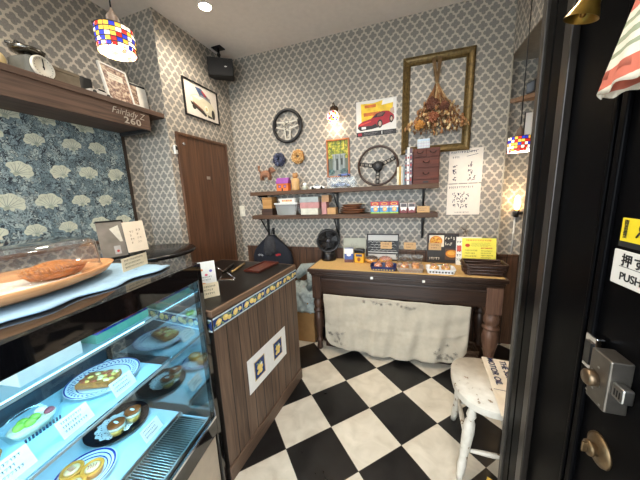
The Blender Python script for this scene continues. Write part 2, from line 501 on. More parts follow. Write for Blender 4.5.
# wainscot
WAIN = wood('wainscot_wood', (70, 47, 33), (104, 73, 52), 'Z', 0.5, planks=0.085)
bm = new(); box(bm, (-1.755, YB - 0.012, 0), (XR - .005, YB, 0.88)); box(bm, (-1.755, YB - 0.02, 0.88), (XR, YB, 0.905), 0, .004)
struct('trim_3', bm, WAIN)
bm = new(); box(bm, (XR, YA - 0.012, 0), (XA, YA, 0.84)); box(bm, (XR, YA - 0.02, 0.84), (XA, YA, 0.862), 0, .004)
struct('trim_4', bm, WAIN)
bm = new(); box(bm, (XR - .004, YB - .004, 0.9), (XR + .006, YA - .02, 2.425)); struct('trim_5', bm, M('corner_bead', (176, 168, 152), 0.5))
bm = new(); box(bm, (XL, YREC + .005, 0), (XL + .012, 1.715, .07)); box(bm, (XL, 2.355, 0), (XL + .012, YB, .07)); struct('baseboard_left', bm, SHELFWY)

# painted flowers of the panel: generic pale blooms, in rows
bm = new(); rn = random.Random(3)
for i, z0 in enumerate((1.30, 1.47, 1.66, 1.84, 1.98)):
    for k in range(9):
        y0 = 0.02 + k * 0.175 + (0.085 if i % 2 else 0) + rn.uniform(-.02, .02)
        if y0 > 1.43: continue
        r0 = rn.uniform(.052, .07); a0 = rn.uniform(-.4, .4)
        pts = []; up = rn.uniform(.8, 2.3)
        def pt(a, k, z_=0): return (y0 + r0 * k * math.cos(a), z0 + r0 * .88 * k * math.sin(a))
        for j in range(42):
            a = 2 * PI * j / 42
            k = (.86 + .14 * abs(math.sin(3.5 * a + a0))) * (1.0 if math.cos(a - up) > -.35 else .62 + .1 * math.cos(9 * a))
            pts.append(pt(a, k))
        flat(bm, pts, 0, 0)
        for j in range(7):
            a = up - 1.35 + j * .45
            x0_, z0_ = pt(up + PI, .42); x1, z1 = pt(a, .84 + .06 * math.sin(5 * a))
            dx, dz = -math.sin(a) * .0014, math.cos(a) * .0014
            flat(bm, [(x0_ + dx, z0_ + dz), (x0_ - dx, z0_ - dz), (x1 - dx * .5, z1 - dz * .5), (x1 + dx * .5, z1 + dz * .5)], 0.0003 + j * 2e-5, 1)
        for j in range(6):
            a = up - 1.1 + j * .44; x1, z1 = pt(a, .7)
            flat(bm, oval(x1, z1, r0 * .09, r0 * .03, 8, rot=a), .0006 + j * 1e-5, 2)
        flat(bm, oval(*pt(up + PI, .45), r0 * .2, r0 * .14, 10), 0.0008, 2)
o = obj('painted_bloom', bm, [M('bloom_cream', (196, 198, 178), .6), M('bloom_line', (120, 132, 126), .6), M('bloom_core', (158, 164, 146), .6)],
        bpy.data.objects['wall_panel'], loc=(XFL + 0.0126, 0, 0), rot=ON_LEFT)

# ---- inner door in the left wall
DOORW = wood('brown_door_wood', (76, 50, 35), (108, 75, 53), 'Z', 0.4, scale=.7)
bm = new(); box(bm, (XL, 1.745, 0), (XL + 0.012, 2.325, 1.99))
d1 = struct('door_1', bm, DOORW)
bm = new()
for a, b in (((XL, 1.722, 0), (XL + .022, 1.745, 2.013)), ((XL, 2.325, 0), (XL + .022, 2.348, 2.013)), ((XL, 1.745, 1.99), (XL + .022, 2.325, 2.013))):
    box(bm, a, b, bevel=.002)
obj('door_frame', bm, DOORW, d1)
bm = new(); box(bm, (XL + .012, 2.015, 1.64), (XL + .016, 2.06, 1.668), bevel=.001); obj('name_plate', bm, M('plate_silver', (190, 186, 176), .3, .8), d1, label='small silver plate')
bm = new(); lathe(bm, [(0, 0), (.013, 0), (.012, .006), (0, .006)], mat=Euler((0, PI / 2, 0)).to_matrix().to_4x4(), c=(XL + .012, 1.79, 1.925)); obj('door_knob', bm, CHROME, d1, label='small round chrome disc')
bm = new(); box(bm, (XL, 1.688, 1.83), (XL + .02, 1.715, 1.90), bevel=.004); box(bm, (XL + .02, 1.694, 1.862), (XL + .024, 1.709, 1.892), 1)
tag(obj('intercom', bm, [M('white_plastic', (225, 224, 218), .4, var=.03), BLACK]), 'small white intercom on the wall beside the brown door', 'intercom')

# ---- entrance door, swung open into the shop
DX = 0.415
GLOSSB = M('gloss_black_door', (6, 6, 7), 0.32, var=.2, scale=6, spec=.03)
EDGEM = M('worn_metal_edge', (66, 62, 57), 0.4, 0.5, var=.2)
d2 = thing('door_2', 'black entrance door swung open', 'door', (0, 0, 0)); del d2['label'], d2['category']; d2['kind'] = 'structure'
bm = new(); box(bm, (DX, 0.29, 0.008), (DX + .045, 1.105, 2.32), bevel=.002); obj('door_panel', bm, GLOSSB, d2)
bm = new(); box(bm, (DX - .014, 1.085, 0.008), (DX + .03, 1.112, 2.32), bevel=.003); obj('edge_strip', bm, EDGEM, d2, label='worn metal strip on the leading edge')
bm = new()
for y0, y1, x in ((1.03, 1.07, .010), (0.962, 1.015, .014), (0.70, 0.718, .01), (0.735, .745, .006), (0.29, .36, .012)):
    box(bm, (DX - x, y0, 0.01), (DX, y1, 2.32), bevel=.003)
obj('stile', bm, GLOSSB, d2)
bm = new(); box(bm, (DX - .02, 0.912, 0.01), (DX, 0.95, 2.32), bevel=.003); obj('raised_strip', bm, M('brown_black_metal', (44, 39, 35), 0.3, .4), d2, label='raised brownish metal strip')
# rim lock
RLY, RLZ = 0.678, 1.05
bm = new(); box(bm, (DX - .036, 0.592 + .056 - .055, 0.995), (DX, 0.592 + .056, 1.107), bevel=.003)
lk = obj('rim_lock', bm, M('lock_metal', (120, 114, 106), .35, .9, var=.1, scale=60), d2, label='grey metal rim lock')
bm = new(); lathe(bm, [(0, 0), (.017, 0), (.017, .012), (.013, .016), (0, .016)], mat=Euler((0, -PI / 2, 0)).to_matrix().to_4x4(), c=(DX - .036, .629, 1.046))
obj('thumb_turn', bm, M('turn_bronze', (118, 100, 80), .35, .9), lk)
bm = new(); box(bm, (DX - .03, .566, 1.038), (DX - .012, .593, 1.068), bevel=.003)
for k in range(3): box(bm, (DX - .0305, .571 + k * .006, 1.045), (DX - .0295, .574 + k * .006, 1.059), 1)
obj('release_tab', bm, [STEEL, BLACK], lk)
bm = new(); rn = random.Random(5)
for k in range(6): box(bm, (DX - .0364, .603 + .008 * k, 1.00 + (k * 37 % 90) * .001), (DX - .0359, .608 + .008 * k, 1.004 + (k * 37 % 90) * .001))
obj('screw', bm, STEEL, lk)
bm = new()
box(bm, (DX - .02, .665, 1.035), (DX - .004, .70, 1.115), bevel=.002); box(bm, (DX - .024, .673, 1.048), (DX - .018, .692, 1.10), 1)
obj('strike_plate', bm, [CHROME, BLACK], d2, label='chrome strike plate')
T_ = Euler((0, -PI / 2, 0)).to_matrix().to_4x4()
bm = new(); lathe(bm, [(0, 0), (.036, 0), (.035, .004), (.026, .008), (.022, .010), (0, .010)], mat=T_, c=(DX, .640, .866), seg=32)
lathe(bm, [(0, .01), (.014, .01), (.013, .014), (.017, .017), (.016, .022), (0, .023)], mat=T_, c=(DX, .640, .866), seg=24); box(bm, (DX - .032, .6375, .854), (DX - .022, .6425, .878), bevel=.0015)
obj('cylinder_knob', bm, M('dull_bronze', (112, 92, 66), .4, .85, var=.25, scale=60), d2, label='aged brass key cylinder and thumb turn')
bm = new(); box(bm, (DX - .004, .35, 1.243), (DX, .672, 1.325) if False else (DX, .684, 1.314), bevel=.003)
sg = obj('push_sign', bm, M('sign_white', (206, 202, 194), .4, var=.02), d2, label='white PUSH sign with Japanese lettering')
text('lettering', '押す', .026, (DX - .0046, .634, 1.294), BLACKMAT, sg, ON_DOOR, space=1.2, bold=.0006)
text('lettering', 'PUSH', .022, (DX - .0046, .634, 1.262), BLACKMAT, sg, ON_DOOR, bold=.0004)
bm = new(); box(bm, (DX - .0045, .56, 1.2815), (DX - .004, .665, 1.2825)); obj('rule_line', bm, BLACKMAT, sg)
bm = new(); box(bm, (DX - .003, .35, 1.330), (DX, .677, 1.378), bevel=.001); box(bm, (DX - .0032, .35, 1.321), (DX - .0001, .678, 1.332), 1)
yg = obj('warning_sign', bm, [M('sign_yellow', (222, 196, 36), .4, var=.04), BLACKMAT], d2, label='yellow warning sticker')
text('lettering', '開\n放\n厳\n禁', .0105, (DX - .0040, .664, 1.356), BLACKMAT, yg, ON_DOOR, line=.85)
bm = new(); ring(bm, (DX - .004, .622, 1.362), .010, .0015, 'X', 16, 6); tube(bm, [(DX - .004, .629, 1.356), (DX - .004, .637, 1.344)], .0015); tube(bm, [(DX - .004, .618, 1.353), (DX - .004, .610, 1.341)], .0015)
obj('pictogram', bm, BLACKMAT, yg)

# ================================================================== DISPLAY CASE
CP = (-0.848, 0.848); CR = math.radians(8.0)
case = thing('display_case', 'glass fronted cake display case with black frame, lit inside', 'display case', (CP[0], CP[1], 0), (0, 0, CR))
def cw(t, n, z):
    """case position: t along the case from its far end, n back from the front glass -> room"""
    v = Matrix.Rotation(CR, 3, 'Z') @ Vector((-n, -t, 0)); return (CP[0] + v.x, CP[1] + v.y, z)
CL, CD, CT = 0.98, 0.60, 1.18       # length, depth, top height
DECK, SH2, SH1 = 0.432, 0.683, 0.925
FRAMEB = M('case_black', (10, 11, 14), 0.04, var=.05, spec=.9)
CASEG = glass('case_glass', (0.95, 0.985, 0.99), 0.0, 1.0)
INNER = M('case_white_lining', (176, 206, 216), 0.35, var=.03)
BEIGE = M('case_beige_panel', (190, 174, 152), 0.35, var=.06)
bm = new(); box(bm, (-CD, -CL, 0.03), (-.012, -.03, .345), 0, .003); obj('lower_body', bm, BEIGE, case, label='beige lower panel')
bm = new(); box(bm, (-CD + .05, -CL + .05, 0), (-.06, -.08, .03)); obj('plinth', bm, BLACKMAT, case)
bm = new()
bm.free()
for a, b in (((-.03, -.028, 0), (0, 0, CT - .003)), ((-.03, -CL, 0), (0, -CL + .028, CT - .003)), ((-CD, -.022, 0), (-CD + .03, 0, CT - .003)), ((-CD, -CL, 0), (-CD + .03, -CL + .022, CT - .003))):
    bm = new(); box(bm, a, b, 0, .003); obj('post', bm, FRAMEB, case)
bm = new(); box(bm, (-.016, -CL + .028, 1.108), (.002, -.028, CT), 0, .002); obj('top_band', bm, FRAMEB, case, label='glossy black band over the front glass')
bm = new(); box(bm, (-.03, -CL + .028, .345), (.002, -.028, .425), 0, .002); obj('bottom_rail', bm, FRAMEB, case)
bm = new(); box(bm, (-.006, -CL + .028, .425), (.004, -.028, .437), 0, .001); obj('bottom_trim', bm, CHROME, case, label='thin metal trim under the front glass')
bm = new(); box(bm, (-CD, -CL, CT - .022), (-.016, 0, CT), 0, .002); obj('top_panel', bm, M('top_black_glass', (34, 31, 30), 0.06, var=.05), case, label='dark glossy top')
bm = new(); box(bm, (-.009, -CL + .028, .437), (-.004, -.028, 1.110)); obj('front_glass', bm, CASEG, case)
bm = new(); box(bm, (-CD + .03, -.010, .37), (-.03, -.005, CT - .022)); obj('side_glass', bm, glass('side_glass_mat', (.93, .97, .98), 0, 6.0), case)
bm = new(); box(bm, (-CD + .03, -CL + .005, .37), (-.03, -CL + .010, CT - .022)); obj('side_glass', bm, CASEG, case)
bm = new(); box(bm, (-CD + .005, -CL + .022, .37), (-CD + .02, -.022, CT - .022)); obj('sliding_door', bm, M('back_door_dark', (52, 58, 66), 0.15, var=.1), case, label='dark sliding doors at the back')
bm = new(); box(bm, (-CD + .02, -CL + .022, .35), (-.012, -.03, DECK - .012)); box(bm, (-CD + .02, -CL + .022, DECK - .012), (-.178, -.03, DECK), 0, .002)
obj('deck', bm, INNER, case)
bm = new()
box(bm, (-.185, -CL + .03, DECK), (-.178, -.04, DECK + .014)); box(bm, (-.03, -CL + .03, DECK - .012), (-.022, -.04, DECK + .008))
for k in range(92): box(bm, (-.178, -.05 - k * .0099, DECK - .010), (-.03, -.0535 - k * .0099, DECK - .002))
box(bm, (-.177, -CL + .03, DECK - .0118), (-.03, -.04, DECK - .0108), 1)
obj('vent_grille', bm, [STEEL, BLACKMAT], case, label='ribbed metal air grille')
SHG = glass('shelf_glass', (.88, .95, .97), 0, 1.4)
for nm, z, n0, white in (('lower', SH2, .235, (.04, .97)), ('upper', SH1, .25, (.04, .97))):
    bm = new(); box(bm, (-.56, -CL + .025, z), (-n0, -.014, z + .006)); s_ = obj('glass_shelf', bm, SHG, case)
    bm = new(); box(bm, (-n0 + .001, -CL + .025, z - .006), (-n0 + .005, -.014, z + .004)); obj('price_rail', bm, M('rail_silver', (196, 206, 208), .25, .5), s_)
    bm = new(); box(bm, (-.55, -white[1] + .02, z + .006), (-n0 - .004, -white[0], z + .008)); obj('liner', bm, M('liner_white', (172, 208, 220), .35, var=.03), s_)
S2, S1 = SH2 + .0085, SH1 + .0085
bm = new(); tube(bm, [(-.05, -CL + .06, 1.145), (-.05, -.06, 1.145)], .011, 12); obj('light_tube', bm, glow('case_tube', (160, 226, 255), 9), case)
bm = new(); tube(bm, [(-.28, -CL + .06, SH1 - .008), (-.28, -.06, SH1 - .008)], .005, 8); obj('light_tube', bm, glow('case_tube_small', (160, 226, 255), 6), case)
bm = new(); tube(bm, [(-.265, -CL + .06, SH2 - .008), (-.265, -.06, SH2 - .008)], .005, 8); obj('light_tube', bm, glow('case_tube_small', (0, 0, 0), 0), case)
CASELIGHT = 2.3
for z, n in ((1.14, .03), (SH1 - .016, .27), (SH2 - .016, .255)):
    l_ = lamp('case_lamp', 'AREA', cw(.5, n, z), CASELIGHT * (.33 if z > 1.1 else 1.0), (0.30, 0.74, 1.0), .04, (0, .55, CR), size_y=.85)

def price_tag(t, n, z, w, h, seed, label, parent_rot=0.35, name='price_card', wr=0.0, cat='price card', mat=None, lines=3):
    """white card leaning back on a small clear foot"""
    th = thing(name, label, cat, cw(t, n, z), (0, 0, CR + PI / 2 + wr), 'price cards in the display case')
    a = parent_rot
    bm = new(); box(bm, (-w / 2, -.0006, 0), (w / 2, .0006, h)); 
    bmesh.ops.rotate(bm, cent=(0, 0, 0), matrix=Matrix.Rotation(-a, 3, 'X'), verts=bm.verts)
    c_ = obj('card', bm, mat or WHITE, th)
    bm = new(); scribble(bm, -w * .38, h * .18, w * .40, h * .92, 0, 0, lines, seed=seed)
    bmesh.ops.transform(bm, matrix=Matrix.Rotation(-a, 4, 'X') @ Matrix.Translation((0, -.0008, 0)) @ Matrix.Rotation(PI / 2, 4, 'X'), verts=bm.verts)
    obj('print', bm, INK, c_)
    bm = new(); box(bm, (.0, .004, 0), (.016, .02, .008), 0, .001); obj('foot', bm, BLACKMAT, th)
    return th
price_tag(.200, .262, S2, .092, .060, 11, 'white price card in front of the tart on the blue and white plate', parent_rot=.45)
price_tag(.375, .262, S2, .096, .062, 12, 'white price card in front of the green grape tart', parent_rot=.5)
price_tag(.545, .265, S2, .110, .066, 13, 'large white price card nearest the left picture edge', parent_rot=.5)
price_tag(.155, .215, DECK + .001, .092, .056, 14, 'white price card in front of the two caramel puddings', parent_rot=.5)

PORC = M('porcelain', (236, 238, 238), 0.15, var=.02)
BLUEG = M('cobalt_glaze', (34, 58, 140), 0.2, var=.15)
CRUST = M('baked_crust', (176, 112, 52), 0.6, var=.35, scale=60, bump=.6)
CUSTARD = M('custard', (230, 190, 96), 0.35, var=.15, scale=50)
def plate(name, label, pos, r, mats=None, rim='band', group=None, sy=1.0, rot=0.0):
    th = thing(name, label, 'plate', (pos[0], pos[1], pos[2] + .0008), (0, 0, rot), group)
    bm = new(); lathe(bm, [(0, 0), (r * .58, 0), (r * .62, .002), (r * .98, .014), (r, .017), (r * .97, .017), (r * .63, .006), (0, .005)], seg=48, sy=sy)
    obj('dish', bm, (mats or [PORC])[0], th)
    if rim:
        bm = new()
        for rr, w in ((.965, .018), (.70, .012)) if rim != 'lines' else ((.93, .035), (.80, .02), (.68, .02)):
            z = .006 + (rr - .63) / .34 * .011 if rr > .63 else .0055
            n = 48
            for i in range(n):
                a, b = 2 * PI * i / n, 2 * PI * (i + 1) / n
                vs = [bm.verts.new((r * k * math.cos(x), r * k * math.sin(x) * sy, z + .0009 + (k - rr) * .03)) for k, x in ((rr - w, a), (rr + w, a), (rr + w, b), (rr - w, b))]
                bm.faces.new(vs)
        if rim == 'leaf':
            for i in range(40):
                a = 2 * PI * i / 40
                for da, k, s_ in ((0, .80, .042), (.07, .86, .03), (-.04, .88, .026)):
                    zz = .006 + (k - .63) / .34 * .011 + .0014
                    o_ = oval(r * k * math.cos(a + da), r * k * math.sin(a + da) * sy, r * s_, r * s_ * .55, 8, rot=a + 1.2 * da * 10)
                    f = bm.faces.new([bm.verts.new((x, y, zz + (math.hypot(x, y) / r - k) * .03)) for x, y in o_])
        obj('glaze_pattern', bm, BLUEG, th)
    return th
# blue and white plate with slices of tart
p_ = cw(.165, .415, S2); plate('plate', 'white plate with blue leaf rim holding a fruit tart', p_, .130, rim='leaf')
t_ = thing('fruit_tart', 'brown crust fruit tart slices on the blue leaf plate', 'tart', (p_[0] + .012, p_[1] - .022, S2 + .0118), (0, 0, CR + .3))
bm = new(); prism(bm, [(-.07, -.042), (.06, -.045), (.075, .0), (.06, .044), (-.065, .040)], 0, .024); bmesh.ops.bevel(bm, geom=bm.edges[:], offset=.004, segments=2, affect='EDGES'); obj('crust', bm, CRUST, t_)
bm = new(); rn = random.Random(4)
for i in range(26): ball(bm, (rn.uniform(-.06, .06), rn.uniform(-.035, .035), .025), rn.uniform(.008, .013), (1.3, .8, .6), i % 3, 1, .1)
obj('fruit_topping', bm, [CUSTARD, M('apple_red', (164, 74, 44), .35, var=.3), M('pear_flesh', (226, 206, 150), .3)], t_)
# green grape tart in film
g_ = thing('grape_tart', 'cream tart with green grapes wrapped in clear film', 'tart', cw(.402, .425, S2), (0, 0, CR)); g_.scale = (1.05, 1.05, 1.05)
bm = new(); lathe(bm, [(0, 0), (.036, 0), (.048, .026), (.045, .028), (0, .024)], seg=36, sx=.9, sy=1.25); obj('shell', bm, M('pale_cream', (230, 224, 196), .4), g_)
bm = new()
for x, y in ((0, -.02), (.012, .0), (-.012, -.005), (.002, .018)): ball(bm, (x, y - .012, .035), .0135, (1, 1.15, .9), 0, 2)
obj('grape', bm, M('green_grape', (142, 186, 74), .2, var=.15), g_)
bm = new(); ball(bm, (-.016, .032, .034), .018, (1, 1, .7), 0, 2, .06); ball(bm, (.01, .04, .032), .014, (1, 1, .7), 1, 2, .05)
obj('cream_dollop', bm, [M('whipped_cream', (240, 236, 226), .4), M('fig_pink', (150, 70, 80), .4)], g_)
bm = new(); lathe(bm, [(.046, .001), (.058, .045), (.064, .05)], seg=30, sx=.95, sy=1.3, cap=False); obj('film_wrap', bm, glass('film', (.97, .99, .99), .05, 1.6), g_)
bm = new()
for k in range(11): box(bm, (.046, -.05 + k * .009, .001), (.049, -.046 + k * .009, .014))
obj('ribbed_label', bm, M('label_navy', (44, 50, 74), .5), g_)
# pastry by the left picture edge
g_ = thing('tart_shell', 'small brown nut tart behind the nearest price card', 'tart', cw(.535, .41, S2), (0, 0, CR))
bm = new(); lathe(bm, [(0, 0), (.034, 0), (.043, .022), (.039, .023), (0, .018)], seg=30); obj('shell', bm, CRUST, g_)
bm = new(); rn = random.Random(8)
for i in range(14): ball(bm, (rn.uniform(-.025, .025), rn.uniform(-.025, .025), .022), .008, (1.2, .8, .7), 0, 1, .1)
obj('nut_topping', bm, M('nut_brown', (120, 76, 42), .5, var=.3), g_)
# black plate with puddings
p_ = cw(.138, .43, DECK); plate('plate', 'round black plate on the bottom deck of the case', p_, .122, [M('black_glaze', (18, 18, 24), .15)], rim=None)
bm = new(); n = 40
vo = bm.verts.new((0, 0, 0)); rg = [bm.verts.new((.075 * (1 + .05 * math.cos(14 * 2 * PI * i / 56)) * math.cos(2 * PI * i / 56), .075 * (1 + .05 * math.cos(14 * 2 * PI * i / 56)) * math.sin(2 * PI * i / 56), 0)) for i in range(56)]
for i in range(56): bm.faces.new((vo, rg[i], rg[(i + 1) % 56]))
def lace_mat():
    t = NT('paper_lace'); b = t.n('ShaderNodeBsdfPrincipled'); b.inputs['Base Color'].default_value = rgb(232, 236, 236) + (1,); b.inputs['Roughness'].default_value = .7
    tc = t.n('ShaderNodeTexCoord'); vo_ = t.n('ShaderNodeTexVoronoi'); vo_.inputs['Scale'].default_value = 110
    t.l(tc.outputs['Object'], vo_.inputs['Vector'])
    hole = t.math('LESS_THAN', vo_.outputs['Distance'], .26)
    tr = t.n('ShaderNodeBsdfTransparent'); mx = t.n('ShaderNodeMixShader'); t.l(hole, mx.inputs[0]); t.l(b.outputs[0], mx.inputs[1]); t.l(tr.outputs[0], mx.inputs[2]); t.l(mx.outputs[0], t.out.inputs[0]); return t.m
tag(obj('paper_doily', bm, lace_mat(), loc=(p_[0] + .012, p_[1] - .015, DECK + .0185)), 'round white lace doily on the black plate', 'doily')
for i, (t0, n0, lab) in enumerate(((.185, .375, 'caramel pudding in a clear cup, nearer the left on the black plate'), (.115, .365, 'caramel pudding in a clear cup, nearer the far glass end on the black plate'))):
    c_ = thing('pudding_cup', lab, 'pudding', cw(t0, n0, DECK + .020), (0, 0, 0), 'caramel puddings')
    bm = new(); lathe(bm, [(0, .002), (.026, .002), (.030, .028), (0, .028)], seg=28); obj('custard', bm, CUSTARD, c_)
    bm = new(); lathe(bm, [(0, .028), (.030, .028), (.0325, .042), (0, .042)], seg=28); obj('cream_layer', bm, M('pudding_cream', (232, 224, 204), .4), c_)
    bm = new(); lathe(bm, [(0, .042), (.0325, .042), (.0325, .047), (.029, .049), (0, .049)], seg=28); obj('caramel', bm, M('caramel', (150, 78, 36), .18, var=.25), c_)
    bm = new(); ball(bm, (0, 0, .0505), .008, (1.8, .7, .25), 0, 2); obj('sugar_mark', bm, PORC, c_)
    bm = new(); lathe(bm, [(0, 0), (.028, 0), (.0345, .054)], seg=28, cap=False); obj('cup', bm, CLEAR, c_)
# plate of orange tartlets
p_ = cw(.345, .345, DECK); plate('plate', 'white plate with blue bands under orange tartlets', p_, .098, rim='lines')
for i, (dx, dy, lab) in enumerate(((-.035, -.018, 'orange tartlet at the back left of the blue banded plate'), (.03, .012, 'orange tartlet at the right of the blue banded plate'), (.035, -.05, 'orange tartlet at the front of the blue banded plate'))):
    c_ = thing('orange_tartlet', lab, 'tart', (p_[0] + dx, p_[1] + dy, DECK + .009), (0, 0, i * .9), 'orange tartlets')
    bm = new(); lathe(bm, [(0, 0), (.026, 0), (.036, .026), (.034, .030), (.030, .026), (0, .024)], seg=28); obj('shell', bm, M('orange_pastry', (222, 144, 48), .45, var=.15), c_)
    bm = new(); lathe(bm, [(0, .024), (.024, .027), (.018, .031), (0, .032)], seg=20); obj('filling', bm, M('filling_pale', (236, 196, 150), .35), c_)
    bm = new()
    for k in range(4): tube(bm, [(-.012 + k * .007, -.009, .0325), (-.009 + k * .007, .0, .0335), (-.014 + k * .008, .009, .0325)], .0012, 5)
    obj('icing', bm, M('icing_red', (176, 60, 40), .4), c_)
# upper shelf: carton, dish of strawberries, flowered bowl
c_ = thing('cake_carton', 'plain white cake carton on the upper shelf of the case', 'box', cw(.397, .348, S1), (0, 0, CR))
bm = new(); box(bm, (-.075, -.085, 0), (.075, .085, .080), 0, .002); obj('box_body', bm, WHITE, c_)
bm = new(); box(bm, (-.077, -.087, .080), (.077, .087, .096), 0, .002); obj('lid', bm, WHITE, c_)
d_ = thing('baking_dish', 'turquoise rectangular dish with dark blue rim on the upper shelf', 'dish', cw(.148, .350, S1), (0, 0, CR))
bm = new()
for a, b in (((-.075, -.115, 0), (.075, .115, .006)), ((-.075, -.115, .006), (-.069, .115, .036)), ((.069, -.115, .006), (.075, .115, .036)), ((-.069, -.115, .006), (.069, -.109, .036)), ((-.069, .109, .006), (.069, .115, .036))): box(bm, a, b)
obj('dish_body', bm, M('turquoise_enamel', (104, 186, 166), .25, var=.04), d_)
bm = new(); tube(bm, [(-.072, -.112,   .037), (.072, -.112, .037), (.072, .112, .037), (-.072, .112, .037)], .005, 8, closed=True); obj('rim', bm, BLUEG, d_)
for k, (yy, lab, c) in enumerate(((-.075, 'pink sweet cake at the left end of the turquoise dish', (206, 82, 92)), (-.01, 'white sweet cake in the middle of the turquoise dish', (232, 222, 210)), (.06, 'red sweet cake at the far end of the turquoise dish', (200, 56, 66)))):
    v = Matrix.Rotation(CR, 3, 'Z') @ Vector((0, yy, 0)); b0 = cw(.148, .350, S1 + .0068)
    bm = new(); box(bm, (-.055, -.026, 0), (.055, .026, .046), 0, .010, seg=3)
    tag(obj('sweet_cake', bm, M('cake_%d' % k if False else 'cake_icing_' + 'abc'[k], c, .4, var=.2), loc=(b0[0] + v.x, b0[1] + v.y, b0[2]), rot=(0, 0, CR), smooth=True), lab, 'cake', 'cakes in the turquoise dish')
# ---- on top of the case
c0 = cw(.36, .285, CT)
bm = new(); nx, ny = 14, 26
def cloth_z(u, v): return .0015 + .0035 * abs(math.sin(9 * u + 3 * v)) * (1 if abs(v) > .8 or abs(u) > .75 else .35)
g = [[bm.verts.new((-.19 + .38 * i / nx + .012 * math.sin(j * .9) * (i == nx or i == 0), -.32 + .62 * j / ny, cloth_z(i / nx * 2 - 1, j / ny * 2 - 1))) for j in range(ny + 1)] for i in range(nx + 1)]
for i in range(nx):
    for j in range(ny): bm.faces.new((g[i][j], g[i + 1][j], g[i + 1][j + 1], g[i][j + 1]))
e_ = bmesh.ops.extrude_face_region(bm, geom=bm.faces[:]); bmesh.ops.translate(bm, vec=(0, 0, .004), verts=[v for v in e_['geom'] if isinstance(v, bmesh.types.BMVert)])
tag(obj('display_cloth', bm, M('pale_blue_linen', (144, 178, 204), .85, var=.08, scale=60, bump=.3), loc=c0, rot=(0, 0, CR - .06), smooth=True), 'pale blue linen cloth spread on top of the display case', 'cloth')
TZ = CT + .0105
t_ = thing('wooden_tray', 'long oval wooden tray holding the glazed pie', 'tray', cw(.435, .335, TZ), (0, 0, CR - .05))
bm = new(); lathe(bm, [(0, 0), (.12, 0), (.17, .018), (.185, .042), (.178, .044), (.160, .024), (.11, .010), (0, .009)], seg=56, sx=.95, sy=1.62)
obj('tray_body', bm, wood('tray_wood', (176, 120, 76), (214, 160, 110), 'Y', .4), t_)
bm = new(); nr, na = 6, 40
pr = [[bm.verts.new((.108 * i / nr * math.cos(2 * PI * j / na) * .95, .108 * i / nr * 1.62 * math.sin(2 * PI * j / na), .012 + .006 * (i / nr) ** 2 + random.uniform(0, .003))) for j in range(na)] for i in range(1, nr + 1)]
pc = bm.verts.new((0, 0, .012))
for j in range(na):
    bm.faces.new((pc, pr[0][j], pr[0][(j + 1) % na]))
    for i in range(nr - 1): bm.faces.new((pr[i][j], pr[i + 1][j], pr[i + 1][(j + 1) % na], pr[i][(j + 1) % na]))
tag(obj('lace_paper', bm, M('lace_cream', (226, 216, 196), .8, var=.15, scale=90, bump=.5), loc=cw(.415, .335, TZ), rot=(0, 0, CR - .05)), 'cream lace paper under the pie in the wooden tray', 'paper')
pie = thing('glazed_pie', 'oval golden brown lattice topped pie under the clear cover', 'pie', cw(.30, .335, TZ + .021), (0, 0, CR - .05)); pie.scale = (.85, .78, .9)
bm = new(); lathe(bm, [(0, 0), (.062, 0), (.078, .020), (.080, .027), (.074, .030), (.06, .044), (.03, .054), (0, .057)], seg=48, sx=.9, sy=1.35)
for v in bm.verts:
    a = math.atan2(v.co.y, v.co.x); r_ = math.hypot(v.co.x, v.co.y)
    if v.co.z < .029 and r_ > .05: v.co.x *= 1 + .035 * math.cos(24 * a); v.co.y *= 1 + .035 * math.cos(24 * a)
obj('crust', bm, M('golden_crust', (166, 96, 36), .4, var=.45, scale=45, bump=.8), pie)
bm = new()
for k in range(15):
    y0 = -.094 + k * .0134
    w = math.sqrt(max(0, 1 - (y0 / .104) ** 2)) * .066
    for sgn in (1, -1):
        pts = []
        for j in range(7):
            x = -w + 2 * w * j / 6; y = y0 + sgn * x * .35
            q = (x / .0675) ** 2 + (y / .101) ** 2
            pts.append((x, y, .033 + .024 * max(0, 1 - q)))
        tube(bm, pts, .0032, 6)
obj('lattice', bm, M('lattice_glaze', (188, 116, 46), .3, var=.4, scale=60), pie)
cv = thing('clear_cover', 'clear acrylic food cover with rounded corners over the pie', 'cover', cw(.445, .345, TZ + .0445), (0, 0, CR - .05))
bm = new(); 
def rrect(hx, hy, r, n=6):
    o = []
    for cx, cy, a0 in ((hx - r, hy - r, 0), (-hx + r, hy - r, PI / 2), (-hx + r, -hy + r, PI), (hx - r, -hy + r, 1.5 * PI)):
        for i in range(n + 1): o.append((cx + r * math.cos(a0 + PI / 2 * i / n), cy + r * math.sin(a0 + PI / 2 * i / n)))
    return o
lo = [bm.verts.new((x, y, 0)) for x, y in rrect(.135, .235, .07)]; mi_ = [bm.verts.new((x, y, .085)) for x, y in rrect(.132, .232, .07)]; hi = [bm.verts.new((x, y, .1)) for x, y in rrect(.118, .218, .06)]
for A, B in ((lo, mi_), (mi_, hi)):
    for i in range(len(A)): bm.faces.new((A[i], A[(i + 1) % len(A)], B[(i + 1) % len(A)], B[i]))
bm.faces.new(hi)
obj('dome', bm, glass('acrylic', (.92, .93, .93), .02, 2.6, .035), cv, smooth=True)
bm = new(); tube(bm, [(x, y, 0.002) for x, y in rrect(.136, .236, .07)], .003, 6, closed=True); obj('rim', bm, CLEAR, cv)
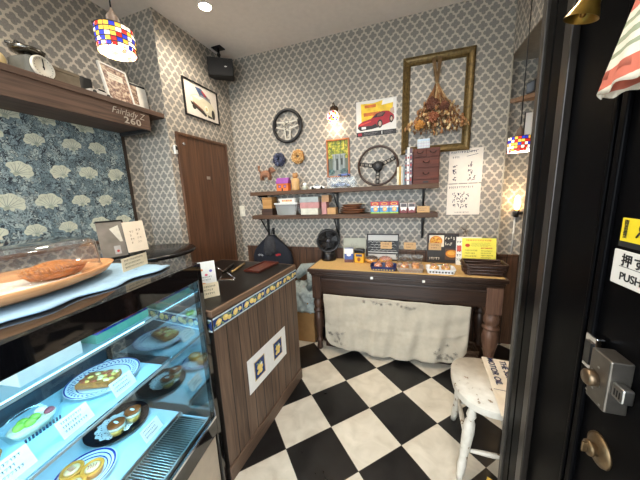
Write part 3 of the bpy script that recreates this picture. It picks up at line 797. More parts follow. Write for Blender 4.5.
# cream price card for the pie
th = thing('price_card', 'cream card in front of the pie on top of the display case', 'price card', cw(.145, .175, TZ), (0, 0, CR + PI / 2 + .12), None)
bm = new(); box(bm, (-.062, -.0006, .006), (.062, .0006, .055)); c_ = obj('card', bm, CREAMP, th)
bm = new(); scribble(bm, -.05, .012, .055, .052, 0, 0, 3, seed=21); obj('print', bm, INK, c_, loc=(0, -.0008, 0), rot=(PI / 2, 0, 0))
bm = new(); box(bm, (-.010, -.006, 0), (.010, .006, .012), 0, .002); obj('foot', bm, CLEAR, th)

# ================================================================== CASH COUNTER
ctr = thing('cash_counter', 'brown plank fronted cash counter with black top', 'counter', (-0.836, 0.86, 0), (0, 0, math.radians(-3.8)))
CH = 0.945
PLANK = wood('counter_planks', (78, 60, 48), (116, 93, 76), 'Z', 0.5, planks=-0.083)
bm = new(); box(bm, (-.70, .004, .0), (-.004, .815, CH - .03)); obj('body', bm, PLANK, ctr)
bm = new(); box(bm, (-.004, .0, 0), (.006, .82, .085), 0, .002); obj('baseboard', bm, wood('counter_base', (76, 58, 46), (104, 82, 66), 'Y', .5), ctr)
bm = new(); box(bm, (-.70, 0, CH - .03), (.002, .82, CH - .001), 0, .002); obj('top_edge', bm, wood('counter_edge', (98, 76, 60), (128, 102, 82), 'Y', .45), ctr)
bm = new(); box(bm, (-.69, .012, CH - .001), (-.012, .808, CH)); obj('top_surface', bm, M('black_laminate', (13, 12, 12), 0.34, var=.15, spec=.25), ctr)
def lemon_strip(name, L, parent, loc, rot):
    bm = new()
    flat(bm, rect(0, 0, L, .062), 0, 0)
    flat(bm, rect(0, .008, L, .054), .0004, 1)
    U = .204; n = int(L / U)
    for k in range(n + 1):
        x0 = k * U
        if x0 > L - .03: break
        if k: flat(bm, rect(x0 - .0015, .0, x0 + .0015, .062), .0006, 0)
        for q, (cx, cy, rx, ry, ro) in enumerate(((.034, .030, .021, .016, .5), (.080, .034, .020, .0155, -.3), (.106, .024, .014, .012, .2), (.150, .031, .020, .016, .8), (.184, .034, .013, .011, -.5))):
            if x0 + cx + rx > L: continue
            flat(bm, oval(x0 + cx, cy, rx, ry, 16, rot=ro), .0008 + q * 1e-5, 2)
            flat(bm, oval(x0 + cx + .004, cy + .004, rx * .5, ry * .45, 12, rot=ro), .0010 + q * 1e-5, 3)
        for q, (cx, cy, ro) in enumerate(((.057, .046, .4), (.056, .017, -.6), (.122, .044, .9), (.128, .020, -.4), (.012, .018, .5), (.170, .017, .3), (.100, .046, -.3))):
            if x0 + cx + .014 > L: continue
            flat(bm, oval(x0 + cx, cy, .014, .0055, 10, rot=ro), .0012 + q * 1e-5, 4)
    return obj(name, bm, [M('tile_pale_blue', (196, 214, 220), .25), M('tile_navy', (48, 68, 120), .25), M('lemon_yellow', (230, 204, 116), .35), M('lemon_light', (240, 224, 150), .35), M('leaf_sage', (104, 128, 96), .4)], parent, loc=loc, rot=rot)
lemon_strip('lemon_border', .815, ctr, (.0025, .003, CH - .098), ON_LEFT)
bm = bpy.data.objects['lemon_border']; bm['label'] = 'navy tile border painted with lemons'
lemon_strip('lemon_border', .69, ctr, (-.695, .0015, CH - .105), ON_BACK)['label'] = 'navy tile border painted with lemons, end side'
def cnt(x, y, z=CH):
    v = Matrix.Rotation(math.radians(-3.8), 3, 'Z') @ Vector((x, y, 0)); return (-.836 + v.x, .86 + v.y, z)
# framed lemon sheet on the front
ls = thing('lemon_sheet', 'white sheet with two navy lemon pictures taped to the counter front', 'picture', cnt(.0015, .405, .452), (PI / 2, 0, PI / 2 - math.radians(3.8)))
bm = new(); box(bm, (-.205, -.105, -.0008), (.205, .105, .001)); obj('sheet', bm, WHITE, ls)
for s_ in (-1, 1):
    bm = new(); cx = s_ * .1
    flat(bm, rect(cx - .052, -.060, cx + .052, .060), .0014, 0); flat(bm, rect(cx - .046, -.054, cx + .046, .054), .0017, 1)
    for px_, py_, rx, ry, ro in ((-.008, .012, .02, .015, .7), (.010, -.004, .021, .016, .3), (-.012, -.022, .019, .014, .5), (.008, -.026, .016, .013, 0)):
        flat(bm, oval(cx + px_, py_, rx, ry, 14, rot=ro), .002 + .00005 * rx * 1000 * .01, 2)
    flat(bm, oval(cx + .004, .03, .014, .006, 10, rot=.5), .0023, 3); flat(bm, oval(cx - .018, .032, .012, .005, 10, rot=-.5), .0024, 3); flat(bm, oval(cx + .016, .018, .010, .008, 10), .0022, 4)
    obj('lemon_picture', bm, [M('gold_line', (190, 170, 110), .5), M('tile_navy', (48, 68, 120)), M('lemon_yellow', (0, 0, 0)), M('leaf_sage', (0, 0, 0)), PORC], ls)
# things on the counter
m_ = thing('money_tray', 'reddish brown leather money tray on the black counter', 'tray', cnt(-.20, .77 - .005, CH), (0, 0, math.radians(-3.8)))
bm = new(); box(bm, (-.065, -.125, 0), (.065, .125, .006), 0, .002)
for a, b in (((-.065, -.125, .006), (-.059, .125, .014)), ((.059, -.125, .006), (.065, .125, .014)), ((-.059, -.125, .006), (.059, -.119, .014)), ((-.059, .119, .006), (.059, .125, .014))): box(bm, a, b, 0, .001)
m_.location = cnt(-.205, .690, CH); m_.location.y -= 0.0
obj('tray_body', bm, M('leather_brown', (78, 32, 20), .35, var=.2, scale=60, bump=.3), m_)
bm = new(); scribble(bm, -.03, -.012, .03, .012, 0, 0, 1, seed=31, t=.0025); obj('stamped_mark', bm, M('stamp_gold', (170, 120, 60), .5), m_, loc=(0, 0, .0065), rot=(0, 0, PI / 2))
for i, (x, y, rz, lab, c) in enumerate(((-.36, .62, .22, 'long gold pen lying on the counter beside the money tray', (168, 140, 90)), (-.43, .60, .32, 'dark pen lying on the counter next to the brown door', (40, 34, 32)))):
    p_ = thing('pen', lab, 'pen', cnt(x, y, CH + .0085), (0, 0, rz), 'pens on the counter')
    bm = new(); tube(bm, [(0, -.11, 0), (0, .10, 0)], .008, 12); tube(bm, [(0, .10, 0), (0, .125, 0)], .007, 12, r1=.0015); obj('barrel', bm, M('pen_' + 'ab'[i], c, .3, .5), p_)
    bm = new(); box(bm, (-.002, -.10, .007), (.002, -.04, .011)); obj('clip', bm, CHROME, p_)
s_ = thing('steel_tong', 'small steel card stand lying on the counter by the leaflet', 'stand', cnt(-.265, .40, CH), (0, 0, .4)); 
bm = new(); box(bm, (-.05, -.02, 0), (.05, .02, .003), 0, .001); tube(bm, [(-.045, 0, .003), (-.02, 0, .05), (-.06, 0, .085)], .003, 8); tube(bm, [(.045, .01, .003), (.0, .01, .04)], .003, 8); obj('wire_frame', bm, CHROME, s_)
s_.name = 'card_stand'
l_ = thing('leaflet_card', 'upright white leaflet with small colour pictures at the counter end', 'leaflet', cnt(-.225, .205, CH), (-.12, 0, math.radians(50)))
bm = new(); box(bm, (-.05, -.001, 0), (.05, .001, .165)); c_ = obj('card', bm, WHITE, l_)
bm = new(); flat(bm, rect(-.05, 0, .05, .02), 0, 0); flat(bm, oval(-.02, .034, .018, .014), 0.0001, 1); flat(bm, oval(.0, .09, .008, .006), .0001, 2); flat(bm, oval(.025, .11, .008, .008), .0001, 3); flat(bm, oval(-.02, .12, .006, .006), .0001, 1); scribble(bm, -.04, .055, .04, .085, .0001, 4, 2, seed=41)
obj('print', bm, [M('print_blue', (60, 130, 190), .5), M('print_orange', (222, 130, 50), .5), M('print_pink', (214, 90, 120), .5), M('print_violet', (120, 110, 190), .5), INK], c_, loc=(0, -.0012, 0), rot=(PI / 2, 0, 0))
l_ = thing('note_card', 'tan handwritten card standing before the white leaflet', 'card', cnt(-.135, .135, CH), (-.2, 0, math.radians(50)))
bm = new(); box(bm, (-.045, -.001, 0), (.045, .001, .075)); c_ = obj('card', bm, CREAMP, l_)
bm = new(); scribble(bm, -.036, .012, .036, .066, 0, 0, 3, seed=42); obj('print', bm, INK, c_, loc=(0, -.0012, 0), rot=(PI / 2, 0, 0))

# ================================================================== ANTIQUE TABLE
TT = 0.80
TX0, TX1, TY0, TY1 = -0.84, 0.70, 2.045, 2.47
tb = thing('antique_table', 'long dark wooden antique table with turned legs', 'table', (0, 0, 0))
bm = new(); box(bm, (TX0, TY0, TT - .030), (TX1, TY1, TT), 0, .006); box(bm, (TX0 + .012, TY0 + .012, TT - .052), (TX1 - .012, TY1, TT - .030), 0, .008); box(bm, (TX0 + .025, TY0 + .025, TT - .072), (TX1 - .025, TY1, TT - .052), 0, .006)
obj('tabletop', bm, DARKW, tb)
bm = new(); box(bm, (TX0 + .03, TY0 + .045, .565), (TX1 - .03, TY0 + .07, TT - .072), 0, .002); box(bm, (TX0 + .10, TY0 + .038, .60), (TX1 - .10, TY0 + .045, .69), 0, .003); box(bm, (TX0 + .03, TY0 + .032, .68), (TX1 - .03, TY0 + .05, .705), 0, .006)
obj('apron', bm, DARKW, tb)
bm = new(); box(bm, (TX0 + .05, TY0 + .07, .60), (TX0 + .075, TY1 - .02, TT - .072)); obj('side_apron', bm, DARKW, tb)
bm = new(); box(bm, (TX1 - .075, TY0 + .07, .60), (TX1 - .05, TY1 - .02, TT - .072)); obj('side_apron', bm, DARKW, tb)
def leg(x, y, s, mat, z1=TT - .072):
    bm = new()
    box(bm, (x - s, y - s, .52), (x + s, y + s, z1), 0, .004)
    pr = [(0, 0), (.55, 0), (.75, .012), (.62, .04), (.55, .07), (.85, .085), (.85, .10), (.62, .115), (.60, .14), (1.0, .26), (1.08, .32), (.9, .375), (.62, .385), (1.12, .392), (1.12, .405), (.66, .412), (.98, .44), (1.05, .47), (.85, .50), (.6, .512), (.98, .52), (.98, .525), (0, .525)]
    lathe(bm, [(r * s, z) for r, z in pr], (x, y, 0), 24)
    return obj('leg', bm, mat, tb)
REDW = wood('worn_red_wood', (86, 58, 44), (128, 94, 74), 'Z', .5)
leg(TX0 + .075, TY0 + .055, .040, DARKWZ)
leg(TX1 - .075, TY0 + .070, .052, REDW)['label'] = 'worn reddish brown turned leg'
leg(TX0 + .075, TY1 - .06, .040, DARKWZ); leg(TX1 - .075, TY1 - .06, .045, DARKWZ)
bm = new(); box(bm, (TX0 + .10, TY0 + .10, .05), (TX1 - .06, TY1 - .03, .075), 0, .003); box(bm, (TX0 + .12, TY0 + .10, 0), (TX1 - .08, TY0 + .13, .05), 0, .003)
obj('lower_shelf', bm, DARKW, tb)
# straw mat on the table
bm = new(); box(bm, (TX0 + .02, TY0 + .02, TT), (TX1 - .02, TY1 - .02, TT + .004), 0, .001)
tag(obj('straw_mat', bm, M('straw', (206, 168, 108), .7, var=.22, scale=90, bump=.3, stretch=(1, 6, 1))), 'pale straw coloured mat covering the antique table top', 'mat')
MT = TT + .004
bm = new(); box(bm, (-.1, -.0015, 0), (.1, .0015, .02))
for k, x in enumerate((-.265, .135)):
    q = new(); box(q, (x - .010, TY0 - .0015, .742), (x + .010, TY0 + .012, .76), 0, .001)
    tag(obj('paper_tab', q, WHITE), ('small white paper tab on the table edge below the left basket', 'small white paper tab on the table edge below the checked dish')[k], 'tab', 'paper tabs')
bm.free()
# embroidered curtain
def curtain():
    bm = new(); nx, nz = 90, 40; x0, x1 = -.705, .478; zt = .563
    g = []
    for i in range(nx + 1):
        u = i / nx; x = x0 + (x1 - x0) * u; col = []
        zb = .05 + .035 * math.sin(u * 9 + .5) * .4 + (.10 * (1 - min(1, u / .06)) ** 2) + (.15 * max(0, (u - .84) / .16) ** 2)
        for j in range(nz + 1):
            v = j / nz; z = zt + (zb - zt) * v
            fold = (.013 * math.sin(u * 30 + 1.2 * math.sin(v * 3 + u * 5)) + .006 * math.sin(u * 71 + v * 4)) * (.3 + .7 * v) + .005 * math.sin(14 * v + 22 * u) * math.sin(9 * u - 6 * v)
            crease = .004 * math.exp(-((v - .55) / .02) ** 2)
            sx = .028 * v * (1 if u < .5 else -1) * abs(u - .5) * 1.2
            col.append(bm.verts.new((x + sx, TY0 + .026 + fold - crease - .022 * v, z)))
        g.append(col)
    for i in range(nx):
        for j in range(nz): bm.faces.new((g[i][j], g[i][j + 1], g[i + 1][j + 1], g[i + 1][j]))
    e = bmesh.ops.extrude_face_region(bm, geom=bm.faces[:])
    bmesh.ops.translate(bm, vec=(0, .0025, 0), verts=[v for v in e['geom'] if isinstance(v, bmesh.types.BMVert)])
    return bm
cl = obj('table_curtain', curtain(), M('white_linen', (184, 173, 154), .85, var=.05, scale=30, bump=.15), smooth=True)
tag(cl, 'white embroidered linen curtain hanging under the antique table', 'curtain')
bm = new(); rn = random.Random(12)
def flower(bm, x, z, r):
    for k in range(5):
        a = 2 * PI * k / 5 + .3
        tube(bm, [(x, 0, z), (x + r * math.cos(a - .35), 0, z + r * math.sin(a - .35)), (x + r * 1.15 * math.cos(a), 0, z + r * 1.15 * math.sin(a)), (x + r * math.cos(a + .35), 0, z + r * math.sin(a + .35)), (x, 0, z)], .0011, 4)
for cx, cz, n, sx, sz in ((-.22, .515, 7, .17, .022), (.04, .515, 4, .10, .022), (-.60, .15, 11, .07, .06), (.30, .16, 12, .09, .07)):
    for k in range(n):
        x, z = cx + rn.uniform(-sx, sx), cz + rn.uniform(-sz, sz); flower(bm, x, z, rn.uniform(.010, .017))
        tube(bm, [(x, 0, z), (x + rn.uniform(-.03, .03), 0, z + rn.uniform(-.02, .02)), (x + rn.uniform(-.06, .06), 0, z + rn.uniform(-.03, .03))], .0009, 4)
em = obj('embroidery', bm, M('grey_thread', (146, 140, 132), .8), cl)
from mathutils.bvhtree import BVHTree
tree = BVHTree.FromPolygons([v.co for v in cl.data.vertices], [p.vertices for p in cl.data.polygons])
for v in em.data.vertices:
    h = tree.ray_cast(Vector((v.co.x, 1.9, v.co.z)), Vector((0, 1, 0)))
    v.co.y = (h[0].y if h[0] else TY0 + .01) + v.co.y * .4 - .0008
# basket on the lower shelf
def wicker(name, label, loc, hx, hy, h, rows, mat, group=None, rz=0, flare=1.1, n=40):
    th = thing(name, label, 'basket', loc, (0, 0, rz), group)
    bm = new()
    def loop(f, z, off):
        pts = rrect(hx * f, hy * f, min(hx, hy) * .35, 4); L = len(pts); out = []
        for i, (x, y) in enumerate(pts):
            d = Vector((x, y)).normalized(); s_ = (1 if (i + off) % 2 else -1) * .005
            out.append((x + d.x * s_, y + d.y * s_, z))
        return out
    for k in range(rows):
        z = .006 + (h - .012) * k / (rows - 1); f = 1 + (flare - 1) * k / (rows - 1)
        tube(bm, loop(f, z, k), (h / rows) * .62, 6, closed=True)
    pts = rrect(hx * flare, hy * flare, min(hx, hy) * .35, 4)
    for x, y in pts: tube(bm, [(x / flare, y / flare, .004), (x, y, h)], .003, 5)
    obj('woven_side', bm, mat, th)
    bm = new(); 
    pts = rrect(hx, hy, min(hx, hy) * .35, 4); prism(bm, pts, 0, .006); obj('base', bm, mat, th)
    bm = new(); f = flare; pts = rrect(hx * f, hy * f, min(hx, hy) * .35, 4)
    tube(bm, [(x, y, h) for x, y in pts], .006, 8, closed=True)
    obj('rim', bm, mat, th)
    return th
WICKD = M('dark_wicker', (64, 44, 36), .4, var=.3, scale=80)
wicker('wicker_basket', 'dark brown wicker basket on the right of the antique table', (.565, 2.185, MT), .125, .075, .085, 7, WICKD, flare=1.12)
wicker('storage_basket', 'round brown wicker basket on the shelf under the antique table', (.50, 2.25, .0755), .07, .07, .06, 5, M('brown_wicker', (96, 70, 50), .6, var=.3, scale=80), flare=1.1)
# wire basket, checked dish, patterned dish with wrapped buns
CLEARF = glass('wrap_film', (.96, .97, .97), .08, 2.2, .06)
BUN = M('bun_orange', (206, 110, 44), .45, var=.3, scale=50)
def dish(label, loc, hx, hy, h, rimmat, bodymat, checker=None):
    th = thing('bun_dish', label, 'dish', loc, (0, 0, 0))
    bm = new(); A = rrect(hx * .88, hy * .88, .02, 4); B = rrect(hx, hy, .025, 4); Cc = rrect(hx * .95, hy * .95, .022, 4); D = rrect(hx * .84, hy * .84, .018, 4)
    L = [[bm.verts.new((x, y, z)) for x, y in P_] for P_, z in ((A, 0), (B, h), (Cc, h), (D, .005))]
    for P_, Q in zip(L, L[1:]):
        for i in range(len(P_)): bm.faces.new((P_[i], P_[(i + 1) % len(P_)], Q[(i + 1) % len(P_)], Q[i]))
    bm.faces.new(list(reversed(L[0]))); bm.faces.new(L[3]); obj('dish_body', bm, bodymat, th)
    bm = new(); tube(bm, [(x, y, h) for x, y in rrect(hx * .98, hy * .98, .025, 4)], .0025, 6, closed=True); obj('rim', bm, rimmat, th)
    if checker:
        bm = new(); n = 8
        for k in range(n):
            x = -hx * .82 + hx * 1.64 * (k + .5) / n
            if checker == 'check': box(bm, (x - .006, -hy * .97 - .0005, h * .30 + (0)), (x + .006, -hy * .93, h * .62))
            elif checker == 'dash': box(bm, (x - .005, -hy * .955, h * .22), (x + .005, -hy * .91, h * .42))
            else:
                tube(bm, [(x - .011, -hy * .95, h * .2), (x, -hy * .965, h * .75), (x + .011, -hy * .95, h * .2)], .0022, 5)
        obj('side_pattern', bm, {'check': BLACKMAT, 'dash': M('dash_yellow', (222, 196, 90), .5), 'zig': M('zig_brown', (140, 90, 60), .5)}[checker], th)
    return th
DX0 = ((-.178, 'navy rimmed dish of wrapped buns, leftmost of the three dishes', M('navy_glaze', (34, 44, 92), .3), M('navy_glaze', (34, 44, 92), .3), 'dash', BUN),
       (.036, 'patterned oblong dish of wrapped fruit buns between the two other dishes', M('dish_tan', (186, 150, 116), .4), M('dish_grey', (170, 158, 144), .4), 'zig', M('fruit_bun', (222, 150, 80), .45, var=.35, scale=40)),
       (.262, 'white dish with black checks holding wrapped buns beside the wicker basket', PORC, PORC, 'check', M('tart_bun', (226, 164, 84), .45, var=.35, scale=40)))
for i, (x, lab, rm, bmt, ch, bn) in enumerate(DX0):
    dish(lab, (x, 2.155, MT), .108, .072, .036, rm, bmt, ch)
    for k, (dx, dy) in enumerate(((-.044, -.029), (.044, -.029), (-.044, .030), (.044, .030))):
        b_ = thing('wrapped_bun', ('round orange bun in clear film, %s of the navy rimmed dish', 'fruit topped bun in clear film, %s of the patterned middle dish', 'golden bun in clear film, %s of the black checked dish')[i] % ('front left', 'front right', 'back left', 'back right')[k], 'bun', (x + dx, 2.155 + dy, MT + .0055), (0, 0, k), 'wrapped buns in the dishes')
        bm = new(); lathe(bm, [(0, 0.001), (.026, .002), (.034, .018), (.031, .038), (.018, .05), (0, .053)], seg=22, sy=.72); obj('bun', bm, bn, b_)
        if i:
            bm = new(); rn = random.Random(i * 5 + k)
            for q in range(7): ball(bm, (rn.uniform(-.02, .02), rn.uniform(-.02, .02), .048), .008, (1.2, 1, .6), q % 2, 1, .1)
            obj('topping', bm, [M('egg_yellow', (232, 170, 50), .35), M('berry_pink', (184, 110, 120), .4)], b_)
        bm = new(); ball(bm, (0, 0, .0315), .0385, (1.03, .64, .76), 0, 2, .05); obj('film', bm, CLEARF, b_)
# price signs on clear stems
for i, (x, lab) in enumerate(((-.165, 'tan price sign standing behind the navy rimmed dish'), (.032, 'tan price sign behind the patterned middle dish'), (.228, 'tan price sign behind the black checked dish'))):
    th = thing('price_sign', lab, 'price sign', (x, 2.26, MT), (0, 0, 0), 'price signs on the table')
    bm = new(); box(bm, (-.048, -.0008, .155), (.048, .0008, .215)); c_ = obj('card', bm, M('kraft_card', (196, 158, 112), .75, var=.06), th)
    bm = new(); scribble(bm, -.03, .162, .034, .208, 0, 0, 2, seed=51 + i, t=.002); obj('print', bm, INK, c_, loc=(0, -.001, 0), rot=(PI / 2, 0, 0))
    bm = new(); box(bm, (-.03, -.018, 0), (.03, .018, .05), 0, .004); box(bm, (-.006, -.002, .05), (.006, .002, .156)); obj('stand', bm, CLEAR, th)
# boxes, wrapped doughnuts, greens
b_ = thing('snack_box', 'blue and white snack packet on the table before the pale sheet', 'packet', (-.515, 2.335, MT), (0, 0, .1))
bm = new(); box(bm, (-.042, -.025, 0), (.042, .025, .135), 0, .004); obj('packet_body', bm, M('packet_blue', (66, 92, 160), .35, var=.15), b_)
bm = new(); flat(bm, rect(-.042, .085, .042, .135), 0, 0); flat(bm, oval(.0, .075, .022, .014), .0002, 0); flat(bm, rect(-.042, .0, .042, .03), 0, 1); obj('print', bm, [WHITE, M('packet_brown', (96, 60, 56), .5)], b_, loc=(0, -.0255, 0), rot=(PI / 2, 0, 0))
b_ = thing('snack_can', 'yellow and black square snack tin on the table beside the blue packet', 'tin', (-.413, 2.335, MT), (0, 0, -.1))
bm = new(); box(bm, (-.045, -.03, 0), (.045, .03, .092), 0, .008); obj('tin_body', bm, M('tin_yellow', (226, 168, 44), .3), b_)
bm = new(); box(bm, (-.046, -.031, .092), (.046, .031, .132), 0, .010, seg=3); obj('lid', bm, BLACK, b_)
bm = new(); flat(bm, rect(-.03, .062, .03, .085), 0, 0); flat(bm, oval(0, .035, .016, .02), 0, 1); obj('print', bm, [M('print_navy', (50, 62, 110), .5), M('tin_brown', (130, 70, 40), .5)], b_, loc=(0, -.0305, 0), rot=(PI / 2, 0, 0))
for i, (x, lab, c) in enumerate(((-.303, 'chocolate topped doughnut in clear film beside the yellow tin', (70, 44, 34)), (-.175, 'pink topped doughnut in clear film before the framed picture', (222, 150, 130)))):
    b_ = thing('wrapped_doughnut', lab, 'doughnut', (x, 2.34, MT + .002), (0, 0, 0), 'wrapped doughnuts')
    bm = new(); vs = ring(bm, (0, 0, .028), .034, .024, 'Z', 28, 12); obj('dough', bm, M('dough_gold', (226, 160, 70), .5, var=.15), b_, smooth=True)
    bm = new(); ring(bm, (0, 0, .0375), .034, .0205, 'Z', 28, 12, bumpy=.0012); obj('icing', bm, M('icing_' + 'ab'[i], c, .35, var=.2), b_, smooth=True)
    bm = new(); ball(bm, (0, 0, .034), .066, (1, 1, .52), 0, 2, .05); obj('film', bm, CLEARF, b_)
bm = new(); rn = random.Random(3)
for k in range(9): tube(bm, [(-.06 + rn.uniform(-.01, .01), rn.uniform(-.012, .012), .012 + .004 * (k % 3)), (0, rn.uniform(-.014, .014), .014 + .004 * (k % 3)), (.06, rn.uniform(-.012, .012), .012 + .004 * (k % 3))], [.004, .007, .004], 7)
tag(obj('green_beans', bm, M('bean_green', (72, 104, 56), .45, var=.3), loc=(.305, 2.30, MT - .004)), 'bundle of dark green beans lying behind the black checked dish', 'vegetable')
for i, (x, w) in enumerate(((.03, .2),)):
    b_ = thing('clear_tub', 'low clear plastic tub standing behind the middle price sign', 'tub', (.03, 2.345, MT), (0, 0, 0))
    bm = new(); A = rrect(.10, .05, .02, 4); B = rrect(.11, .058, .022, 4)
    L = [[bm.verts.new((x_, y_, z)) for x_, y_ in P_] for P_, z in ((A, 0), (B, .07))]
    for q in range(len(A)): bm.faces.new((L[0][q], L[0][(q + 1) % len(A)], L[1][(q + 1) % len(A)], L[1][q]))
    bm.faces.new(L[0]); obj('tub_body', bm, CLEARF, b_)
    bm = new(); prism(bm, rrect(.115, .062, .024, 4), .07, .078); obj('lid', bm, CLEARF, b_)
# leaning sheets and frames at the back of the table
def leaning(name, label, cat, x0, x1, h, y, mat, thick=.006, lean=.10, rz=0.0, z=MT, group=None):
    th = thing(name, label, cat, ((x0 + x1) / 2, y, z), (-lean, 0, rz), group); w = (x1 - x0) / 2
    bm = new(); box(bm, (-w, 0, 0.0008), (w, thick, h), 0, min(.0015, thick * .3)); obj('board', bm, mat, th)
    return th, w
def face(th, bm, mats, name='print', y=-.0006):
    return obj(name, bm, mats, th, loc=(0, y, 0), rot=(PI / 2, 0, 0))
SAGE = M('pale_sage_board', (186, 186, 168), .6, var=.05)
th, w = leaning('display_board', 'pale grey green card leaning on the wall beside the black fan', 'card', -.60, -.372, .21, 2.45, SAGE)
bm = new()
for k, (x, y, r) in enumerate(((-.02, .14, .014), (.015, .145, .012), (.0, .12, .012))): 
    for a in range(10): 
        a0 = 2 * PI * a / 10; flat(bm, [(x + r * math.cos(a0), y + r * math.sin(a0)), (x + r * math.cos(a0 + .63), y + r * math.sin(a0 + .63)), (x + r * .85 * math.cos(a0 + .63), y + r * .85 * math.sin(a0 + .63)), (x + r * .85 * math.cos(a0), y + r * .85 * math.sin(a0))], 0, 0)
scribble(bm, -.06, .04, .06, .09, 0, 0, 2, seed=61); face(th, bm, M('grey_line', (130, 128, 118), .7))
def frame_strips(w, h, t, d):
    bm = new()
    for a, b in (((-w, -d, 0), (w, .006, t)), ((-w, -d, h - t), (w, .006, h)), ((-w, -d, t), (-w + t, .006, h - t)), ((w - t, -d, t), (w, .006, h - t))): box(bm, a, b, 0, .0015)
    return bm
th, w = leaning('framed_picture', 'dark framed black and white wave patterned picture on the table', 'picture', -.362, -.062, .255, 2.445, M('mount_white', (206, 204, 198), .5, var=.03))
obj('frame', frame_strips(w, .256, .012, .010), M('frame_dark', (40, 30, 28), .4), th)
bm = new(); flat(bm, rect(-w + .012, .06, w - .012, .19), 0, 0); rn = random.Random(2)
for r_ in range(4):
    for k in range(7):
        cx = -w + .035 + k * .040 + (.02 if r_ % 2 else 0); cy = .165 - r_ * .026
        if cx > w - .03: continue
        pts = [(cx + .022 * math.cos(a), cy + .012 * math.sin(a)) for a in [PI * q / 8 for q in range(9)]]
        for p0, p1 in zip(pts, pts[1:]): flat(bm, [p0, p1, (p1[0], p1[1] + .003), (p0[0], p0[1] + .003)], .0003, 1)
flat(bm, rect(-w + .012, .075, w - .012, .082), .0002, 1)
face(th, bm, [M('print_black', (38, 38, 40), .5), M('print_white', (210, 208, 200), .5)])
th, w = leaning('menu_board', 'black menu board with pizza and bread photos at the back of the table', 'menu', .182, .44, .265, 2.44, M('board_black', (42, 38, 36), .5))
obj('frame', frame_strips(w, .266, .008, .004), M('frame_brown', (60, 42, 34), .4), th)
bm = new()
flat(bm, rect(-w + .018, .145, .01, .248), 0, 0); flat(bm, oval(-.055, .197, .052, .046, 24), .0003, 1); flat(bm, oval(-.055, .197, .042, .036, 20), .0005, 2)
rn = random.Random(4)
for k in range(14): flat(bm, oval(-.055 + rn.uniform(-.034, .034), .197 + rn.uniform(-.028, .028), .008, .006, 8), .0008 + k * 1e-5, 3 if k % 2 else 1)
flat(bm, rect(.02, .03, w - .008, .13), 0, 4); flat(bm, oval(.075, .085, .05, .034, 20), .0003, 1); flat(bm, oval(.07, .09, .03, .018, 14), .0005, 2)
scribble(bm, .02, .155, w - .012, .245, 0, 0, 2, seed=71, t=.004); scribble(bm, -w + .02, .02, -.0, .06, 0, 0, 1, seed=72, t=.004)
face(th, bm, [M('print_cream', (232, 222, 200), .5), M('food_orange', (224, 140, 40), .5), M('food_yellow', (240, 180, 70), .5), M('food_red', (196, 90, 36), .5), M('food_dark', (90, 60, 40), .5)])
th, w = leaning('price_leaflet', 'white printed leaflet half hidden behind the yellow flyer', 'leaflet', .41, .60, .245, 2.385, WHITE, .002, .12)
bm = new(); scribble(bm, -w + .005, .03, -.03, .22, 0, 0, 5, seed=75); flat(bm, rect(-w + .006, .12, -.055, .17), .0004, 1); face(th, bm, [INK, M('print_red', (200, 90, 80), .6)])
th, w = leaning('yellow_flyer', 'bright yellow flyer with red headline standing behind the wicker basket', 'flyer', .445, .690, .245, 2.325, M('flyer_yellow', (246, 232, 92), .55, var=.02), .002, .14)
bm = new()
scribble(bm, -w + .03, .215, w - .01, .240, 0, 0, 1, seed=81, t=.0035); scribble(bm, .015, .155, w - .012, .172, 0, 0, 1, seed=82, t=.004)
flat(bm, oval(-w + .04, .185, .018, .014, 12), 0, 0)
for a, b, c_, d in ((-w + .065, .175, w - .02, .21), (-w + .02, .06, .0, .155), (.015, .075, w - .012, .15)): scribble(bm, a, b, c_, d, .0002, 1, 4, seed=int(a * 999) % 97 + 3)
flat(bm, oval(.075, .04, .02, .014, 12), 0, 0); flat(bm, rect(-.0, .03, .02, .05), 0, 0)
face(th, bm, [M('print_red2', (206, 74, 40), .6), M('print_brown', (120, 104, 40), .6)])
# thin wire card holder with dark sprigs behind the flyer
bm = new(); rn = random.Random(7)
tube(bm, [(0, 0, 0), (.002, 0, .30)], .002, 6)
lathe(bm, [(0, 0), (.03, 0), (.03, .004), (0, .004)], seg=20)
for k in range(14):
    z = rn.uniform(.22, .33); a = rn.uniform(0, 2 * PI); L = rn.uniform(.03, .085)
    tube(bm, [(.002, 0, .29), (L * .5 * math.cos(a), L * .12 * math.sin(a), z + .02), (L * math.cos(a), L * .2 * math.sin(a), z + .03)], .0013, 5)
tag(obj('dry_twig', bm, M('twig_grey', (84, 72, 64), .8), loc=(.482, 2.462, MT)), 'thin dry twig sprigs standing between the menu board and yellow flyer', 'twig')
# black desk fan
fn = thing('desk_fan', 'small black desk fan on the left end of the antique table', 'fan', (-.735, 2.385, MT), (0, 0, .32))
bm = new(); lathe(bm, [(0, 0), (.072, 0), (.074, .02), (.066, .06), (.06, .085), (0, .09)], seg=36); obj('base', bm, BLACK, fn)
bm = new(); lathe(bm, [(0, 0), (.016, 0), (.015, .008), (0, .008)], mat=Euler((PI / 2, 0, 0)).to_matrix().to_4x4(), c=(.0, -.068, .045)); obj('dial', bm, M('fan_grey', (60, 60, 62), .4), fn)
bm = new(); ring(bm, (0, -.02, .195), .108, .010, 'Y', 44, 8); ring(bm, (0, .03, .195), .106, .009, 'Y', 44, 8)
for k in range(3): ring(bm, (0, -.028 - .002 * (2 - k), .195), .035 + .028 * k, .0018, 'Y', 40, 5)
for k in range(36):
    a = 2 * PI * k / 36; tube(bm, [(.02 * math.cos(a), -.034, .195 + .02 * math.sin(a)), (.108 * math.cos(a + .3), -.022, .195 + .108 * math.sin(a + .3))], .0014, 4)
obj('grille', bm, M('grille_black', (38, 38, 40), .35), fn)
